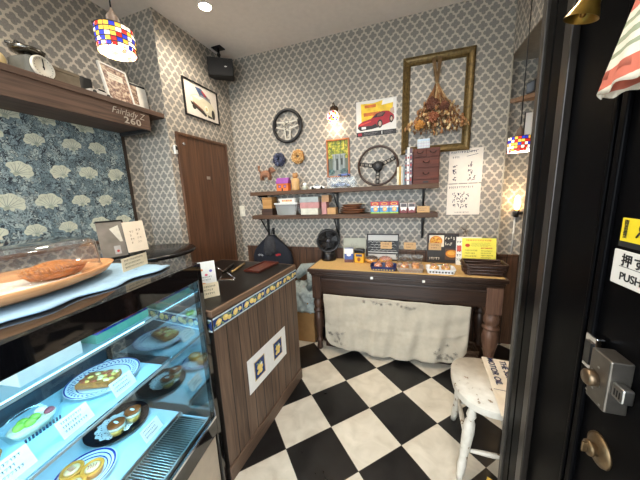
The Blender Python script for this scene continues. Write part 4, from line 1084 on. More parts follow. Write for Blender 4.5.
bm = new(); lathe(bm, [(.112, 0), (.112, .05), (.07, .075), (0, .08)], mat=Euler((-PI / 2, 0, 0)).to_matrix().to_4x4(), c=(0, -.02, .195), seg=40, cap=False); obj('housing', bm, BLACK, fn)
bm = new()
for k in range(5):
    a = 2 * PI * k / 5
    vs = [bm.verts.new((r_ * math.cos(a + s_), yy, .195 + r_ * math.sin(a + s_))) for r_, s_, yy in ((.018, -.2, .0), (.095, -.1, -.010), (.098, .55, .010), (.018, .9, .006))]; bm.faces.new(vs)
e_ = bmesh.ops.extrude_face_region(bm, geom=bm.faces[:]); bmesh.ops.translate(bm, vec=(0, .002, 0), verts=[v for v in e_['geom'] if isinstance(v, bmesh.types.BMVert)])
obj('blade', bm, M('blade_black', (30, 30, 32), .35), fn)
bm = new(); lathe(bm, [(0, 0), (.022, 0), (.02, .012), (0, .014)], mat=Euler((PI / 2, 0, 0)).to_matrix().to_4x4(), c=(0, -.024, .195)); obj('hub', bm, M('fan_hub', (52, 54, 60), .3), fn)
bm = new(); box(bm, (-.02, -.012, .085), (.02, .03, .10)); obj('neck', bm, BLACK, fn)

# ---- cardboard box, denim jacket, coat behind the counter
bx = thing('cardboard_box', 'plain brown cardboard box on the floor between counter and table', 'box', (-1.02, 2.30, 0), (0, 0, .05))
CARD = M('cardboard', (150, 112, 66), .8, var=.06)
bm = new(); box(bm, (-.17, -.14, 0), (.17, .14, .50), 0, .003); obj('box_body', bm, CARD, bx)
bm = new(); box(bm, (-.17, -.1405, .44), (-.02, .14, .4995)) if False else box(bm, (-.165, -.025, .5), (.165, .025, .5012)); obj('tape', bm, M('tape_tan', (170, 132, 84), .35), bx)
def drape(w, d, zt, hang, seed):
    bm = new(); rn = random.Random(seed); nx, ny = 26, 30; g = []
    for i in range(nx + 1):
        col = []
        for j in range(ny + 1):
            u = i / nx - .5; s = j / ny * (d + hang)
            fold = .012 * math.sin(u * 26 + s * 9) + .008 * math.sin(u * 47 - s * 21) + .007 * math.sin(s * 60)
            if s < d: x, y, z = u * w, .5 * d - s, zt + .025 + fold + .05 * math.sin(PI * s / d) * math.cos(u * PI)
            else: x, y, z = u * w * (1 - .12 * (s - d)), -.5 * d - .012 - abs(fold) * 1.4, zt + .02 - (s - d)
            col.append(bm.verts.new((x, y, z)))
        g.append(col)
    for i in range(nx):
        for j in range(ny): bm.faces.new((g[i][j], g[i + 1][j], g[i + 1][j + 1], g[i][j + 1]))
    e = bmesh.ops.extrude_face_region(bm, geom=bm.faces[:]); bmesh.ops.translate(bm, vec=(0, -.006, .006), verts=[v for v in e['geom'] if isinstance(v, bmesh.types.BMVert)])
    return bm
jk = thing('denim_jacket', 'light washed denim jacket draped over the cardboard box', 'jacket', (-1.0, 2.30, 0), (0, 0, .05))
DENIM = M('light_denim', (150, 160, 158), .85, var=.18, scale=35, bump=.5)
obj('body', drape(.34, .26, .50, .20, 4), DENIM, jk, smooth=True)
bm = new()
tube(bm, [(.10, -.10, .55), (.145, -.12, .66), (.10, .02, .72), (.0, .06, .70), (-.08, .02, .62)], [.03, .05, .06, .055, .035], 12)
for v in bm.verts: v.co += Vector((random.uniform(-1, 1), random.uniform(-1, 1), random.uniform(-1, 1))) * .006
obj('sleeve', bm, DENIM, jk, smooth=True)
bm = new(); lathe(bm, [(0, 0), (.008, 0), (.007, .003), (0, .003)], mat=Euler((PI / 2, 0, 0)).to_matrix().to_4x4(), c=(.10, -.165, .42)); obj('button', bm, BRASS, jk)
ct_ = thing('hanging_coat', 'dark navy coat with grey hood hanging on the wall by the brown door', 'coat', (-1.40, 2.435, .35), (0, 0, 0))
bm = new(); secs = ((.2, .22, .055), (.38, .245, .056), (.46, .24, .056), (.52, .215, .052), (.57, .175, .048), (.62, .12, .042), (.66, .075, .036), (.69, .04, .028))
prev = None; n = 32
for z, hw, hd in secs:
    rg = [bm.verts.new((hw * math.copysign(abs(math.cos(a)) ** .7, math.cos(a)), hd * math.copysign(abs(math.sin(a)) ** .8, math.sin(a)) * (1 + .08 * math.sin(9 * a)), z)) for a in [2 * PI * k / n for k in range(n)]]
    if prev:
        for k in range(n): bm.faces.new((prev[k], prev[(k + 1) % n], rg[(k + 1) % n], rg[k]))
    prev = rg
bm.faces.new(prev); obj('body', bm, M('navy_cloth', (24, 28, 40), .8, var=.2, scale=20, bump=.4), ct_, smooth=True)
bm = new(); ball(bm, (0, -.035, .575), .082, (.86, .62, 1.45), 0, 3, .05); ball(bm, (-.03, -.05, .53), .05, (.9, .6, 1.3), 0, 3, .06); ball(bm, (.035, -.05, .54), .045, (.9, .6, 1.3), 0, 3, .06); obj('hood', bm, M('grey_fleece', (54, 54, 58), .9, var=.2, scale=60, bump=.5), ct_, smooth=True)
bm = new(); tube(bm, [(0, .05, .72), (0, .02, .74), (0, .0, .70), (0, -.01, .67)], .004, 6); box(bm, (-.012, .045, .69), (.012, .0645, .76), 0, .003); obj('hook', bm, BLACKMAT, ct_)
bm = new(); scribble(bm, -.155, .455, -.075, .50, 0, 0, 1, seed=91, t=.004); flat(bm, rect(.07, .47, .10, .49), 0, 1); flat(bm, rect(.09, .478, .13, .498), .0002, 1)
obj('chest_print', bm, [M('print_pale', (190, 192, 196), .7), M('print_red3', (170, 40, 48), .7)], ct_, loc=(0, -.060, 0), rot=(PI / 2, 0, 0))

# ================================================================== WALL SHELVES
SX0, SX1, SY0 = -1.535, .245, 2.30
def shelf(name, label, z1, z0):
    th = thing(name, label, 'shelf', (0, 0, 0), group=None)
    bm = new(); box(bm, (SX0, SY0, z0), (SX1, YB - .001, z1), 0, .003); obj('board', bm, SHELFW, th)
    return th
IRON = M('black_iron', (24, 23, 24), .5)
sh1 = shelf('wall_shelf', 'upper dark wooden wall shelf carrying the steering wheel and toy cars', 1.505, 1.467)
sh2 = shelf('wall_shelf', 'lower dark wooden wall shelf with boxes and snack packs, black brackets below', 1.265, 1.226)
for x in (-1.46, -.655, .14):
    bm = new(); box(bm, (x - .010, 2.485, 1.265), (x + .010, YB, 1.467)); box(bm, (x - .010, SY0 + .03, 1.455), (x + .010, 2.485, 1.467)); tube(bm, [(x, 2.49, 1.30), (x, SY0 + .05, 1.458)], .006, 8)
    obj('bracket', bm, IRON, sh1)
    bm = new(); zb = 1.02 if x > -1 else 1.03
    box(bm, (x - .012, 2.485, zb), (x + .012, YB, 1.226)); box(bm, (x - .012, SY0 + .03, 1.214), (x + .012, 2.485, 1.226)); tube(bm, [(x, 2.49, zb + .02), (x, SY0 + .05, 1.216)], .007, 8)
    obj('bracket', bm, IRON, sh2)
Z1, Z2 = 1.505, 1.265
SY = 2.385
# brown dog on a clear stand
d_ = thing('toy_dog', 'curly brown toy dog figure standing on a clear glass stand', 'figure', (-1.385, SY, Z1 + .118)); d_.scale = (1.25, 1.25, 1.15)
bm = new(); FURB = M('dog_brown', (150, 106, 80), .8, var=.3, scale=70, bump=.6)
ball(bm, (0, 0, .055), .036, (1.35, .8, .85), 0, 3, .05); ball(bm, (.058, 0, .085), .025, (1.05, .9, 1), 0, 3, .05); ball(bm, (.08, 0, .078), .013, (1.2, .9, .8), 0, 2, .05)
for x, y in ((-.035, .015), (-.035, -.015), (.035, .015), (.035, -.015)): tube(bm, [(x, y, .045), (x, y, 0)], .011, 8, r1=.009)
tube(bm, [(-.045, 0, .07), (-.062, 0, .095), (-.058, 0, .115)], .008, 8); ball(bm, (-.058, 0, .12), .012, (1, 1, 1), 0, 2, .05)
obj('body', bm, FURB, d_, smooth=True)
for s_ in (-1, 1):
    bm = new(); ball(bm, (.05, s_ * .024, .083), .012, (.8, .5, 1.5), 0, 2, .05); obj('ear', bm, M('dog_ear', (92, 56, 42), .8), d_)
g_ = thing('glass_stand', 'clear glass goblet shaped stand under the brown toy dog', 'stand', (-1.385, SY, Z1))
bm = new(); lathe(bm, [(.034, 0), (.034, .006), (.012, .014), (.012, .06), (.05, .09), (.056, .114), (0, .1165)], seg=30); obj('goblet', bm, CLEAR, g_)
g_ = thing('acrylic_block', 'small clear acrylic block at the left end of the upper shelf', 'block', (-1.475, SY - .02, Z1))
bm = new(); box(bm, (-.035, -.02, 0), (.035, .02, .042), 0, .003); obj('block', bm, CLEAR, g_)
# purple roofed house box
h_ = thing('house_box', 'orange house shaped box with purple roof on the upper shelf', 'box', (-1.172, SY - .03, Z1))
bm = new(); box(bm, (-.062, -.035, 0), (.062, .035, .072)); obj('wall_body', bm, M('house_orange', (226, 116, 52), .5, var=.08), h_)
bm = new(); prism(bm, [(-.042, 0), (.042, 0), (.012, .055), (-.012, .055)], -.066, .066)
bmesh.ops.transform(bm, matrix=Matrix.Translation((0, 0, .072)) @ Matrix(((0, 0, 1, 0), (1, 0, 0, 0), (0, 1, 0, 0), (0, 0, 0, 1))), verts=bm.verts); obj('roof', bm, M('house_purple', (140, 62, 150), .5), h_)
bm = new()
for cx in (-.028, .03): flat(bm, rect(cx - .014, .03, cx + .014, .056), 0, 0); flat(bm, rect(cx - .010, .034, cx + .010, .052), .0003, 1)
flat(bm, rect(-.008, 0, .006, .026), 0, 2); obj('window_print', bm, [M('house_dark', (80, 40, 60), .6), M('house_lilac', (170, 120, 170), .6), BLACKMAT], h_, loc=(0, -.0355, 0), rot=(PI / 2, 0, 0))
# tan bottle, white mug, toy cars
b_ = thing('ceramic_jar', 'tan ceramic jar with a knobbly lid beside the house box', 'jar', (-1.055, SY, Z1))
bm = new(); lathe(bm, [(0, 0), (.036, 0), (.040, .01), (.040, .105), (.030, .118), (0, .118)], seg=28); obj('jar_body', bm, M('tan_glaze', (206, 166, 112), .45, var=.1), b_)
bm = new(); ball(bm, (0, 0, .14), .03, (1, .8, .8), 0, 2, .05); ball(bm, (-.014, 0, .16), .013, (1, 1, 1), 0, 2); ball(bm, (.014, 0, .16), .013, (1, 1, 1), 0, 2); obj('lid', bm, M('tan_lid', (176, 130, 82), .6, var=.2), b_)
b_ = thing('egg_cup', 'small white pot with a round white lid on the upper shelf', 'pot', (-.955, SY, Z1))
bm = new(); lathe(bm, [(0, 0), (.022, 0), (.028, .02), (.026, .04), (0, .04)], seg=24); obj('pot_body', bm, M('pot_grey', (190, 194, 180), .3, var=.15), b_)
bm = new(); ball(bm, (0, 0, .054), .022, (1.1, 1, .8), 0, 2); obj('lid', bm, PORC, b_)
b_ = thing('egg_cup', 'small white round pot half hidden left of the house box', 'pot', (-1.25, SY + .03, Z1))
bm = new(); lathe(bm, [(0, 0), (.026, 0), (.030, .02), (.026, .06), (.015, .075), (0, .078)], seg=24); obj('pot_body', bm, PORC, b_)
def toy_car(label, loc, L, col, rz=0.0, group=None, k=''):
    th = thing('toy_car', label, 'toy car', loc, (0, 0, rz), group); h = L * .26; w = L * .40
    prof = [(-.5, .06), (-.5, .16), (-.44, .185), (-.22, .20), (-.10, .285), (.12, .29), (.30, .20), (.42, .175), (.5, .13), (.5, .06)]
    bm = new(); prism(bm, [(x * L, z * L) for x, z in prof], -w / 2, w / 2)
    bmesh.ops.transform(bm, matrix=Matrix.Rotation(PI / 2, 4, 'X'), verts=bm.verts)
    bmesh.ops.bevel(bm, geom=[e for e in bm.edges], offset=L * .012, segments=2, affect='EDGES'); obj('body', bm, M('car_paint_' + k, col, .2, .1), th)
    for s_ in (-1, 1):
        bm = new(); flat(bm, [(-.19 * L, .205 * L), (-.09 * L, .27 * L), (.11 * L, .275 * L), (.25 * L, .205 * L)], 0, 0)
        obj('window_glass', bm, M('car_window', (26, 30, 36), .1), th, loc=(0, s_ * (w / 2 + .0006), 0), rot=(PI / 2, 0, 0))
    for x in (-.30, .30):
        for s_ in (-1, 1):
            bm = new(); lathe(bm, [(0, 0), (.085 * L, 0), (.085 * L, .06 * L), (.05 * L, .062 * L), (0, .058 * L)], mat=Euler((-s_ * PI / 2, 0, 0)).to_matrix().to_4x4(), c=(x * L, s_ * (w / 2 - .045 * L), .085 * L), seg=18); obj('wheel', bm, [M('tyre', (22, 22, 22), .7)], th)
    return th
toy_car('white toy sports car on the upper wall shelf', (-.812, SY - .02, Z1), .150, (226, 222, 212), 0, None, 'white')
toy_car('dark blue toy car inside the clear case on the upper shelf', (-.585, SY - .01, Z1 + .006), .17, (52, 62, 92), 0, None, 'navy')
toy_car('small blue toy car on top of the clear case', (-.55, SY - .01, Z1 + .104), .115, (46, 64, 120), 0, None, 'blue')
g_ = thing('acrylic_case', 'clear acrylic display case around the dark blue toy car', 'display case', (-.575, SY - .01, Z1))
bm = new(); box(bm, (-.13, -.055, 0), (.13, .055, .006)); obj('base', bm, CLEAR, g_)
for nm, a, b in (('front_pane', (-.13, -.055, .006), (.13, -.053, .10)), ('back_pane', (-.13, .053, .006), (.13, .055, .10)), ('end_pane', (-.13, -.053, .006), (-.128, .053, .10)), ('end_pane', (.128, -.053, .006), (.13, .053, .10)), ('top_pane', (-.13, -.055, .10), (.13, .055, .1035))):
    bm = new(); box(bm, a, b); obj(nm, bm, glass('acrylic_pane', (.985, .99, .99), .02, .5), g_)
# steering wheels
def steering(name, label, loc, rot, R, rimmat, spokemat, hubmat, spokes, dish_, rr):
    th = thing(name, label, 'steering wheel', loc, rot)
    bm = new(); ring(bm, (0, 0, 0), R, rr, 'Z', 64, 14); obj('rim', bm, rimmat, th)
    for a in spokes:
        a = math.radians(a); bm = new(); c, s_ = math.cos(a), math.sin(a); r0, r1 = .035, R - rr * .6
        for w0, w1, o_ in ((.010, .007, .013), (.010, .007, -.013)):
            tube(bm, [(c * r0 - s_ * o_ * 1.2, s_ * r0 + c * o_ * 1.2, -dish_), (c * r1 - s_ * o_, s_ * r1 + c * o_, 0)], .0042, 8)
        for k in range(4):
            f = .12 + .27 * k; r_ = r0 + (r1 - r0) * f
            tube(bm, [(c * r_ - s_ * .013, s_ * r_ + c * .013, -dish_ * (1 - f)), (c * r_ + s_ * .013, s_ * r_ - c * .013, -dish_ * (1 - f))], .0052, 8)
        obj('spoke', bm, spokemat, th)
    bm = new(); lathe(bm, [(0, -.012), (.045, -.012), (.047, .006), (.036, .018), (.030, .020), (0, .021)], c=(0, 0, -dish_), seg=40); obj('hub', bm, hubmat, th)
    return th
RIMW = M('wheel_wood', (58, 38, 28), .3, var=.25)
sw = steering('steering_wheel', 'three spoked steering wheel with dark brown rim standing on the upper shelf', (-.256, 2.44, Z1 + .186), (PI / 2 - .16, 0, 0), .174, RIMW, BLACK, BLACKMAT, (8, 172, 270) if False else (22, 172, 270), .02, .0105)
bm = new(); lathe(bm, [(.018, 0), (.020, .002), (.012, .004), (0, .004)], c=(0, 0, .001), seg=24); obj('horn_badge', bm, M('badge_grey', (84, 84, 86), .3, .6), sw)
th = thing('steering_wheel', 'smaller black steering wheel with silver spokes hung on the back wall', 'steering wheel', (-1.152, YB - .022, 2.146), (PI / 2, 0, .0))
bm = new(); ring(bm, (0, 0, 0), .150, .0155, 'Z', 64, 14); obj('rim', bm, M('black_leather', (24, 24, 25), .45, bump=.2, scale=120), th)
SILV = M('spoke_silver', (206, 200, 186), .35, .15)
for a in (170, 10, 270):
    a_ = math.radians(a); bm = new(); c, s_ = math.cos(a_), math.sin(a_)
    for o_ in (-1, 1):
        P0 = (c * .03 - s_ * .03 * o_, s_ * .03 + c * .03 * o_); P1 = (c * .143 - s_ * .022 * o_, s_ * .143 + c * .022 * o_)
        prism(bm, [(P0[0] - s_ * .008, P0[1] + c * .008), (P0[0] + s_ * .008, P0[1] - c * .008), (P1[0] + s_ * .008, P1[1] - c * .008), (P1[0] - s_ * .008, P1[1] + c * .008)], -.004 + .0002 * o_, .002 + .0002 * o_)
    prism(bm, [(c * .12 - s_ * .03, s_ * .12 + c * .03), (c * .12 + s_ * .03, s_ * .12 - c * .03), (c * .145 + s_ * .03, s_ * .145 - c * .03), (c * .145 - s_ * .03, s_ * .145 + c * .03)], -.003, .004 if a != 270 else .003, 1 if a != 270 else 0)
    obj('spoke', bm, [SILV, BLACK], th)
bm = new()
pts = oval(0, 0, .046, .046, 32); inn = oval(0, 0, .030, .030, 32)
for i in range(32):
    j = (i + 1) % 32
    for z in (-.003, .0035): flat(bm, [pts[i], pts[j], inn[j], inn[i]], z, 0)
for k in range(6): lathe(bm, [(0, 0), (.005, 0), (.004, .004), (0, .004)], (.038 * math.cos(k * PI / 3), .038 * math.sin(k * PI / 3), .0036), 10, 1)
obj('hub_plate', bm, [SILV, BLACK], th)
# books and magazines, chest of drawers
for i, (x0, x1, h, c, lab) in enumerate(((-.083, -.066, .150, (222, 212, 184), 'cream paperback book, leftmost of the small books by the steering wheel'), (-.064, -.052, .158, (196, 160, 70), 'mustard spined small book next to the cream paperback'), (-.050, -.036, .15, (214, 206, 190), 'off white small book in the middle of the book row'), (-.034, -.022, .162, (146, 160, 166), 'grey blue slim book beside the tall magazines'))):
    b_ = thing('book', lab, 'book', ((x0 + x1) / 2, SY, Z1), (0, 0, 0), 'books on the upper shelf')
    bm = new(); box(bm, (x0 - (x0 + x1) / 2, -.055, 0), (x1 - (x0 + x1) / 2, .055, h), 0, .001); obj('cover', bm, M('book_%s' % 'abcd'[i] if False else 'book_cover_' + 'abcd'[i], c, .55), b_)
    bm = new(); w = (x1 - x0) / 2 - .001; box(bm, (-w, -.054, h), (w, .054, h + .0006)); obj('pages', bm, WHITE, b_)
for i, (x0, x1, h, c, lab) in enumerate(((-.018, -.004, .285, (70, 74, 80), 'tall dark grey magazine, first of the three by the chest'), (-.003, .016, .300, (222, 220, 216), 'tall white spined magazine, second of the three by the chest'), (.017, .038, .290, (92, 70, 84), 'tall plum spined magazine touching the chest of drawers'))):
    b_ = thing('magazine', lab, 'magazine', ((x0 + x1) / 2, SY + .01, Z1), (0, 0, 0), 'magazines on the upper shelf')
    w = (x1 - x0) / 2
    bm = new(); box(bm, (-w, -.085, 0), (w, .095, h), 0, .001); obj('cover', bm, M('magazine_' + 'abc'[i], c, .4), b_)
    bm = new(); rn = random.Random(i)
    for k in range(8): z = .03 + k * .03; flat(bm, rect(-w * .6, z, w * .6, z + rn.uniform(.008, .02)), 0, k % 2)
    obj('spine_print', bm, [M('spine_red', (170, 60, 54), .5), M('spine_pale', (200, 196, 190), .5)], b_, loc=(0, -.0856, 0), rot=(PI / 2, 0, 0))
ch = thing('chest_of_drawers', 'small reddish brown chest with four drawers on the upper shelf end', 'chest', (.145, SY, Z1))
CHW = wood('chest_wood', (62, 24, 12), (100, 44, 24), 'X', .6); W_ = .100
bm = new(); box(bm, (-W_, -.07, 0), (W_, .08, .284), 0, .002); obj('carcass', bm, CHW, ch)
for x0, x1, z0, z1 in ((-.096, -.001, .215, .278), (.001, .096, .215, .278), (-.096, .096, .130, .211), (-.096, .096, .034, .126)):
    bm = new(); box(bm, (x0 + .002, -.076, z0 + .002), (x1 - .002, -.070, z1 - .002), 0, .002); dr = obj('drawer', bm, CHW, ch)
    cx, cz = (x0 + x1) / 2, (z0 + z1) / 2
    bm = new(); tube(bm, [(cx - .022, -.0775, cz + .010), (cx - .018, -.085, cz), (cx, -.088, cz - .006), (cx + .018, -.085, cz), (cx + .022, -.0775, cz + .010)], .0028, 7); obj('pull', bm, M('pull_dark', (40, 26, 22), .4, .5), dr)
bm = new(); box(bm, (-.02, -.0715, .010), (.02, -.070, .022)); obj('name_slot', bm, IRON, ch)
th = thing('mini_calendar', 'pale blue and pink ruled card standing on top of the small chest', 'card', (.125, SY, Z1 + .2845), (-.12, 0, 0))
bm = new(); box(bm, (-.048, 0, 0.001), (.048, .0015, .085)); obj('card', bm, M('card_sky', (186, 206, 220), .6), th)
bm = new()
for k in range(6): flat(bm, rect(-.046, .004 + k * .011, .046, .008 + k * .011), 0, k % 2)
for k in range(5): flat(bm, rect(-.04 + k * .02, .002, -.0385 + k * .02, .07), .0003, 2)
obj('print', bm, [M('rule_pink', (214, 176, 182), .6), M('rule_cream', (226, 218, 200), .6), M('rule_grey', (150, 160, 170), .6)], th, loc=(0, -.0006, 0), rot=(PI / 2, 0, 0))

# ---- lower shelf
def crate(name, label, cat, x0, x1, z, h, d, mat, group=None, y=SY, bev=.002, lidmat=None, lidh=0):
    th = thing(name, label, cat, ((x0 + x1) / 2, y, z), (0, 0, 0), group); w = (x1 - x0) / 2
    bm = new(); box(bm, (-w, -d, 0), (w, d, h - lidh), 0, bev); obj('box_body', bm, mat, th)
    if lidmat: bm = new(); box(bm, (-w - .002, -d - .002, h - lidh), (w + .002, d + .002, h), 0, bev); obj('lid', bm, lidmat, th)
    return th
MAPLE = wood('maple', (176, 124, 66), (206, 156, 92), 'X', .5)
crate('wooden_box', 'dark brown low wooden box at the left end of the lower shelf', 'box', -1.43, -1.305, Z2, .068, .06, wood('walnut_box', (52, 34, 24), (76, 50, 36), 'X', .5), lidmat=wood('walnut_box', (0, 0, 0), (0, 0, 0)), lidh=.016)
crate('wooden_box', 'honey coloured wooden box stacked on the dark box', 'box', -1.415, -1.31, Z2 + .068, .115, .055, MAPLE, lidmat=MAPLE, lidh=.055)
c_ = thing('storage_tub', 'clear plastic food tub with lid on the lower wall shelf', 'tub', (-1.145, SY, Z2))
bm = new(); A = rrect(.105, .07, .02, 4); B = rrect(.122, .08, .022, 4)
L = [[bm.verts.new((x_, y_, z)) for x_, y_ in P_] for P_, z in ((A, 0), (B, .105))]
for q in range(len(A)): bm.faces.new((L[0][q], L[0][(q + 1) % len(A)], L[1][(q + 1) % len(A)], L[1][q]))
bm.faces.new(L[0]); obj('tub_body', bm, glass('frosted_tub', (.86, .88, .88), .25, 1.0, .28), c_)
bm = new(); prism(bm, rrect(.130, .086, .024, 4), .105, .122); obj('lid', bm, M('lid_white', (214, 214, 208), .35), c_)
for k, (x, c, lab) in enumerate(((-.04, (110, 132, 92), 'green packet inside the clear storage tub'), (.045, (196, 196, 186), 'pale packet inside the clear storage tub'))):
    bm = new(); box(bm, (-.035, -.04, 0), (.035, .04, .045), 0, .012, seg=3); tag(obj('food_packet', bm, M('packet_' + 'ab'[k], c, .5, var=.25), loc=(-1.145 + x, SY, Z2 + .001)), lab, 'packet')
b_ = thing('food_tray', 'white tray of red and orange snacks on top of the clear tub', 'tray', (-1.135, SY, Z2 + .122))
bm = new(); A = rrect(.085, .05, .015, 4); B = rrect(.102, .062, .02, 4)
L = [[bm.verts.new((x_, y_, z)) for x_, y_ in P_] for P_, z in ((A, 0), (B, .042))]
for q in range(len(A)): bm.faces.new((L[0][q], L[0][(q + 1) % len(A)], L[1][(q + 1) % len(A)], L[1][q]))
bm.faces.new(L[0]); obj('tray_body', bm, WHITE, b_)
bm = new(); flat(bm, rect(-.055, .008, .06, .032), 0, 0)
for k in range(5): flat(bm, oval(-.04 + k * .022, .02, .009, .008, 10), .0003 + k * 1e-5, 1 + k % 2)
obj('label_print', bm, [M('label_cream', (232, 214, 180), .5), M('label_red', (190, 70, 50), .5), M('label_orange', (224, 150, 60), .5)], b_, loc=(0, -.0585, 0), rot=(PI / 2 + .22, 0, 0))
crate('gift_box', 'off white gift box at the bottom of the pastel stack', 'box', -.985, -.805, Z2, .062, .07, M('box_ivory', (206, 204, 188), .6), 'pastel gift boxes')
crate('gift_box', 'dusty pink gift box in the middle of the pastel stack', 'box', -.99, -.795, Z2 + .062, .057, .072, M('box_pink', (188, 136, 134), .6), 'pastel gift boxes')
crate('gift_box', 'blue grey gift box on top of the pastel stack', 'box', -.99, -.797, Z2 + .119, .052, .072, M('box_grey', (160, 168, 168), .6), 'pastel gift boxes')
crate('carton', 'small dusty pink upright carton beside the pastel stack', 'box', -.776, -.727, Z2, .115, .045, M('box_pink', (0, 0, 0)))
crate('carton', 'tan small carton standing on the pink upright carton', 'box', -.773, -.700, Z2 + .115, .066, .045, M('box_tan', (182, 142, 104), .7))
crate('carton', 'small kraft carton on the shelf beside the wooden dishes', 'box', -.715, -.632, Z2, .062, .045, M('box_kraft', (190, 148, 100), .7), y=SY - .02)
WDISH = wood('dish_wood', (84, 48, 30), (130, 82, 52), 'X', .35)
for k in range(4):
    d_ = thing('wooden_dish', ('lowest of the stacked oval brown wooden dishes', 'second from bottom of the stacked brown wooden dishes', 'third from bottom of the stacked brown wooden dishes', 'topmost of the stacked oval brown wooden dishes')[k], 'dish', (-.485 + (.0, .006, -.012, -.005)[k], SY, Z2 + k * .0215), (0, 0, 0), 'stacked wooden dishes')
    R = (.118, .122, .10, .098)[k]
    bm = new(); lathe(bm, [(0, 0), (R * .72, 0), (R * .98, .016), (R, .021), (R * .95, .020), (R * .7, .007), (0, .006)], seg=44, sy=.62); obj('dish_body', bm, WDISH, d_)
SPN = wood('spoon_wood', (206, 190, 160), (226, 214, 190), 'X', .5)
s_ = thing('wooden_spoon', 'pale wooden spoon lying across the stacked wooden dishes', 'spoon', (-.44, SY, Z2 + .0895), (0, .05, .1))
bm = new(); tube(bm, [(-.09, 0, .004), (.05, 0, .004)], .0045, 8); obj('handle', bm, SPN, s_)
bm = new(); ball(bm, (.065, 0, .005), .02, (1.3, .8, .3), 0, 2); obj('bowl', bm, SPN, s_)
for k in range(3):
    x0 = -.308 + k * .081
    b_ = thing('snack_pack', ('red topped blue snack box, left of the three', 'red topped blue snack box in the middle of the three', 'red topped blue snack box beside the clear red packs')[k], 'box', (x0 + .0395, SY - .02, Z2), (0, 0, 0), 'blue snack boxes')
    bm = new(); box(bm, (-.039, -.03, 0), (.039, .03, .104), 0, .003); obj('box_body', bm, M('snack_blue', (70, 140, 190), .35), b_)
    bm = new(); flat(bm, rect(-.039, .068, .039, .104), 0, 0); flat(bm, oval(0, .084, .026, .013, 16), .0003, 1); flat(bm, oval(0, .084, .021, .009, 14), .0005, 0)
    flat(bm, oval(.004, .038, .019, .020, 16), .0003, 2); flat(bm, oval(.004, .04, .012, .012, 12), .0005, 3); flat(bm, rect(-.039, 0, .039, .012), .0002, 4); flat(bm, rect(-.037, .052, .037, .064), .0002, 5); scribble(bm, -.034, .053, .034, .063, .0006, 6, 1, seed=100 + k)
    obj('print', bm, [M('snack_red', (176, 36, 40), .4), M('snack_gold', (230, 190, 80), .4), M('snack_orange', (232, 150, 60), .4), M('snack_pale', (240, 200, 140), .4), M('snack_green', (150, 190, 70), .4), WHITE, M('print_navy', (50, 62, 110), .5)], b_, loc=(0, -.0306, 0), rot=(PI / 2, 0, 0))
for k in range(2):
    x0 = -.058 + k * .067
    b_ = thing('sauce_pack', ('clear topped pack with red base beside the blue snack boxes', 'clear topped pack with red base beside the tan card')[k], 'pack', (x0 + .033, SY - .02, Z2), (0, 0, 0), 'clear red packs')
    bm = new(); box(bm, (-.032, -.03, 0), (.032, .03, .045), 0, .004); obj('pack_base', bm, M('pack_maroon', (122, 48, 50), .4), b_)
    bm = new(); box(bm, (-.032, -.03, .045), (.032, .03, .088), 0, .006); obj('pack_top', bm, M('pack_grey', (176, 168, 164), .25, var=.2), b_)
    bm = new(); flat(bm, [(-.028, .05), (-.02, .02), (0, .03), (.02, .02), (.028, .05)], 0, 0); flat(bm, rect(-.022, .055, .022, .08), 0, 1); obj('print', bm, [WHITE, M('pack_dark', (70, 60, 60), .4)], b_, loc=(0, -.0308, 0), rot=(PI / 2, 0, 0))
th, w = leaning('price_note', 'small tan price note at the right end of the lower shelf', 'card', .085, .185, .055, SY - .04, M('kraft_card', (0, 0, 0)), .0015, .15, z=Z2)
bm = new(); scribble(bm, -w + .012, .012, w - .012, .046, 0, 0, 2, seed=120); face(th, bm, INK)

# ================================================================== ON THE BACK WALL
def onwall(name, label, cat, x, z, y=YB, group=None, tilt=0.0):
    return thing(name, label, cat, (x, y, z), (PI / 2, 0, 0) if not tilt else (PI / 2, tilt, 0), group)
# wreaths
for x, z, lab, c1, c2, nm in ((-1.262, 1.826, 'small dark blue wreath hung on the back wall', (44, 48, 68), (90, 96, 124), 'navy'), (-1.05, 1.838, 'small straw coloured wreath hung on the back wall', (184, 136, 78), (222, 186, 126), 'straw')):
    th = onwall('wreath', lab, 'wreath', x, z)
    bm = new(); ring(bm, (0, 0, .030), .042, .027, 'Z', 30, 10, bumpy=.004)
    obj('ring', bm, M('wreath_' + nm, c1, .8, var=.3, scale=70, bump=.5), th, smooth=True)
    bm = new(); rn = random.Random(int(abs(x) * 100))
    for k in range(46):
        a = rn.uniform(0, 2 * PI); b = rn.uniform(0, PI); r_ = .042 + .027 * math.cos(b)
        p = Vector((r_ * math.cos(a), r_ * math.sin(a), .030 + .027 * math.sin(b)))
        ball(bm, p, rn.uniform(.005, .010), (1, 1, .6), 0, 1, .15)
    obj('petals', bm, M('petal_' + nm, c2, .7, var=.3), th)
# sconce of coloured glass
MOS = [M('mosaic_white', (236, 226, 206), .3), M('mosaic_red', (196, 50, 44), .3), M('mosaic_blue', (50, 60, 170), .3), M('mosaic_yellow', (232, 178, 60), .3)]
def litglass(name, col, strength):
    t = NT(name); b = t.bsdf(.25); b.inputs['Base Color'].default_value = rgb(*col) + (1,)
    b.inputs['Emission Color'].default_value = rgb(*col) + (1,); b.inputs['Emission Strength'].default_value = strength
    nz = t.n('ShaderNodeTexNoise'); nz.inputs['Scale'].default_value = 40; t.bump(b, nz.outputs[0], .1)
    return t.m
LIT = [litglass('lit_white', (255, 240, 212), .9), litglass('lit_red', (206, 44, 36), .5), litglass('lit_blue', (56, 62, 190), .5), litglass('lit_yellow', (248, 190, 70), .6), M('lamp_lead', (44, 38, 34), .5)]
sc_ = thing('wall_sconce', 'lit mosaic glass globe lamp on the back wall above the garden photo', 'lamp', (-.655, YB, 2.15))
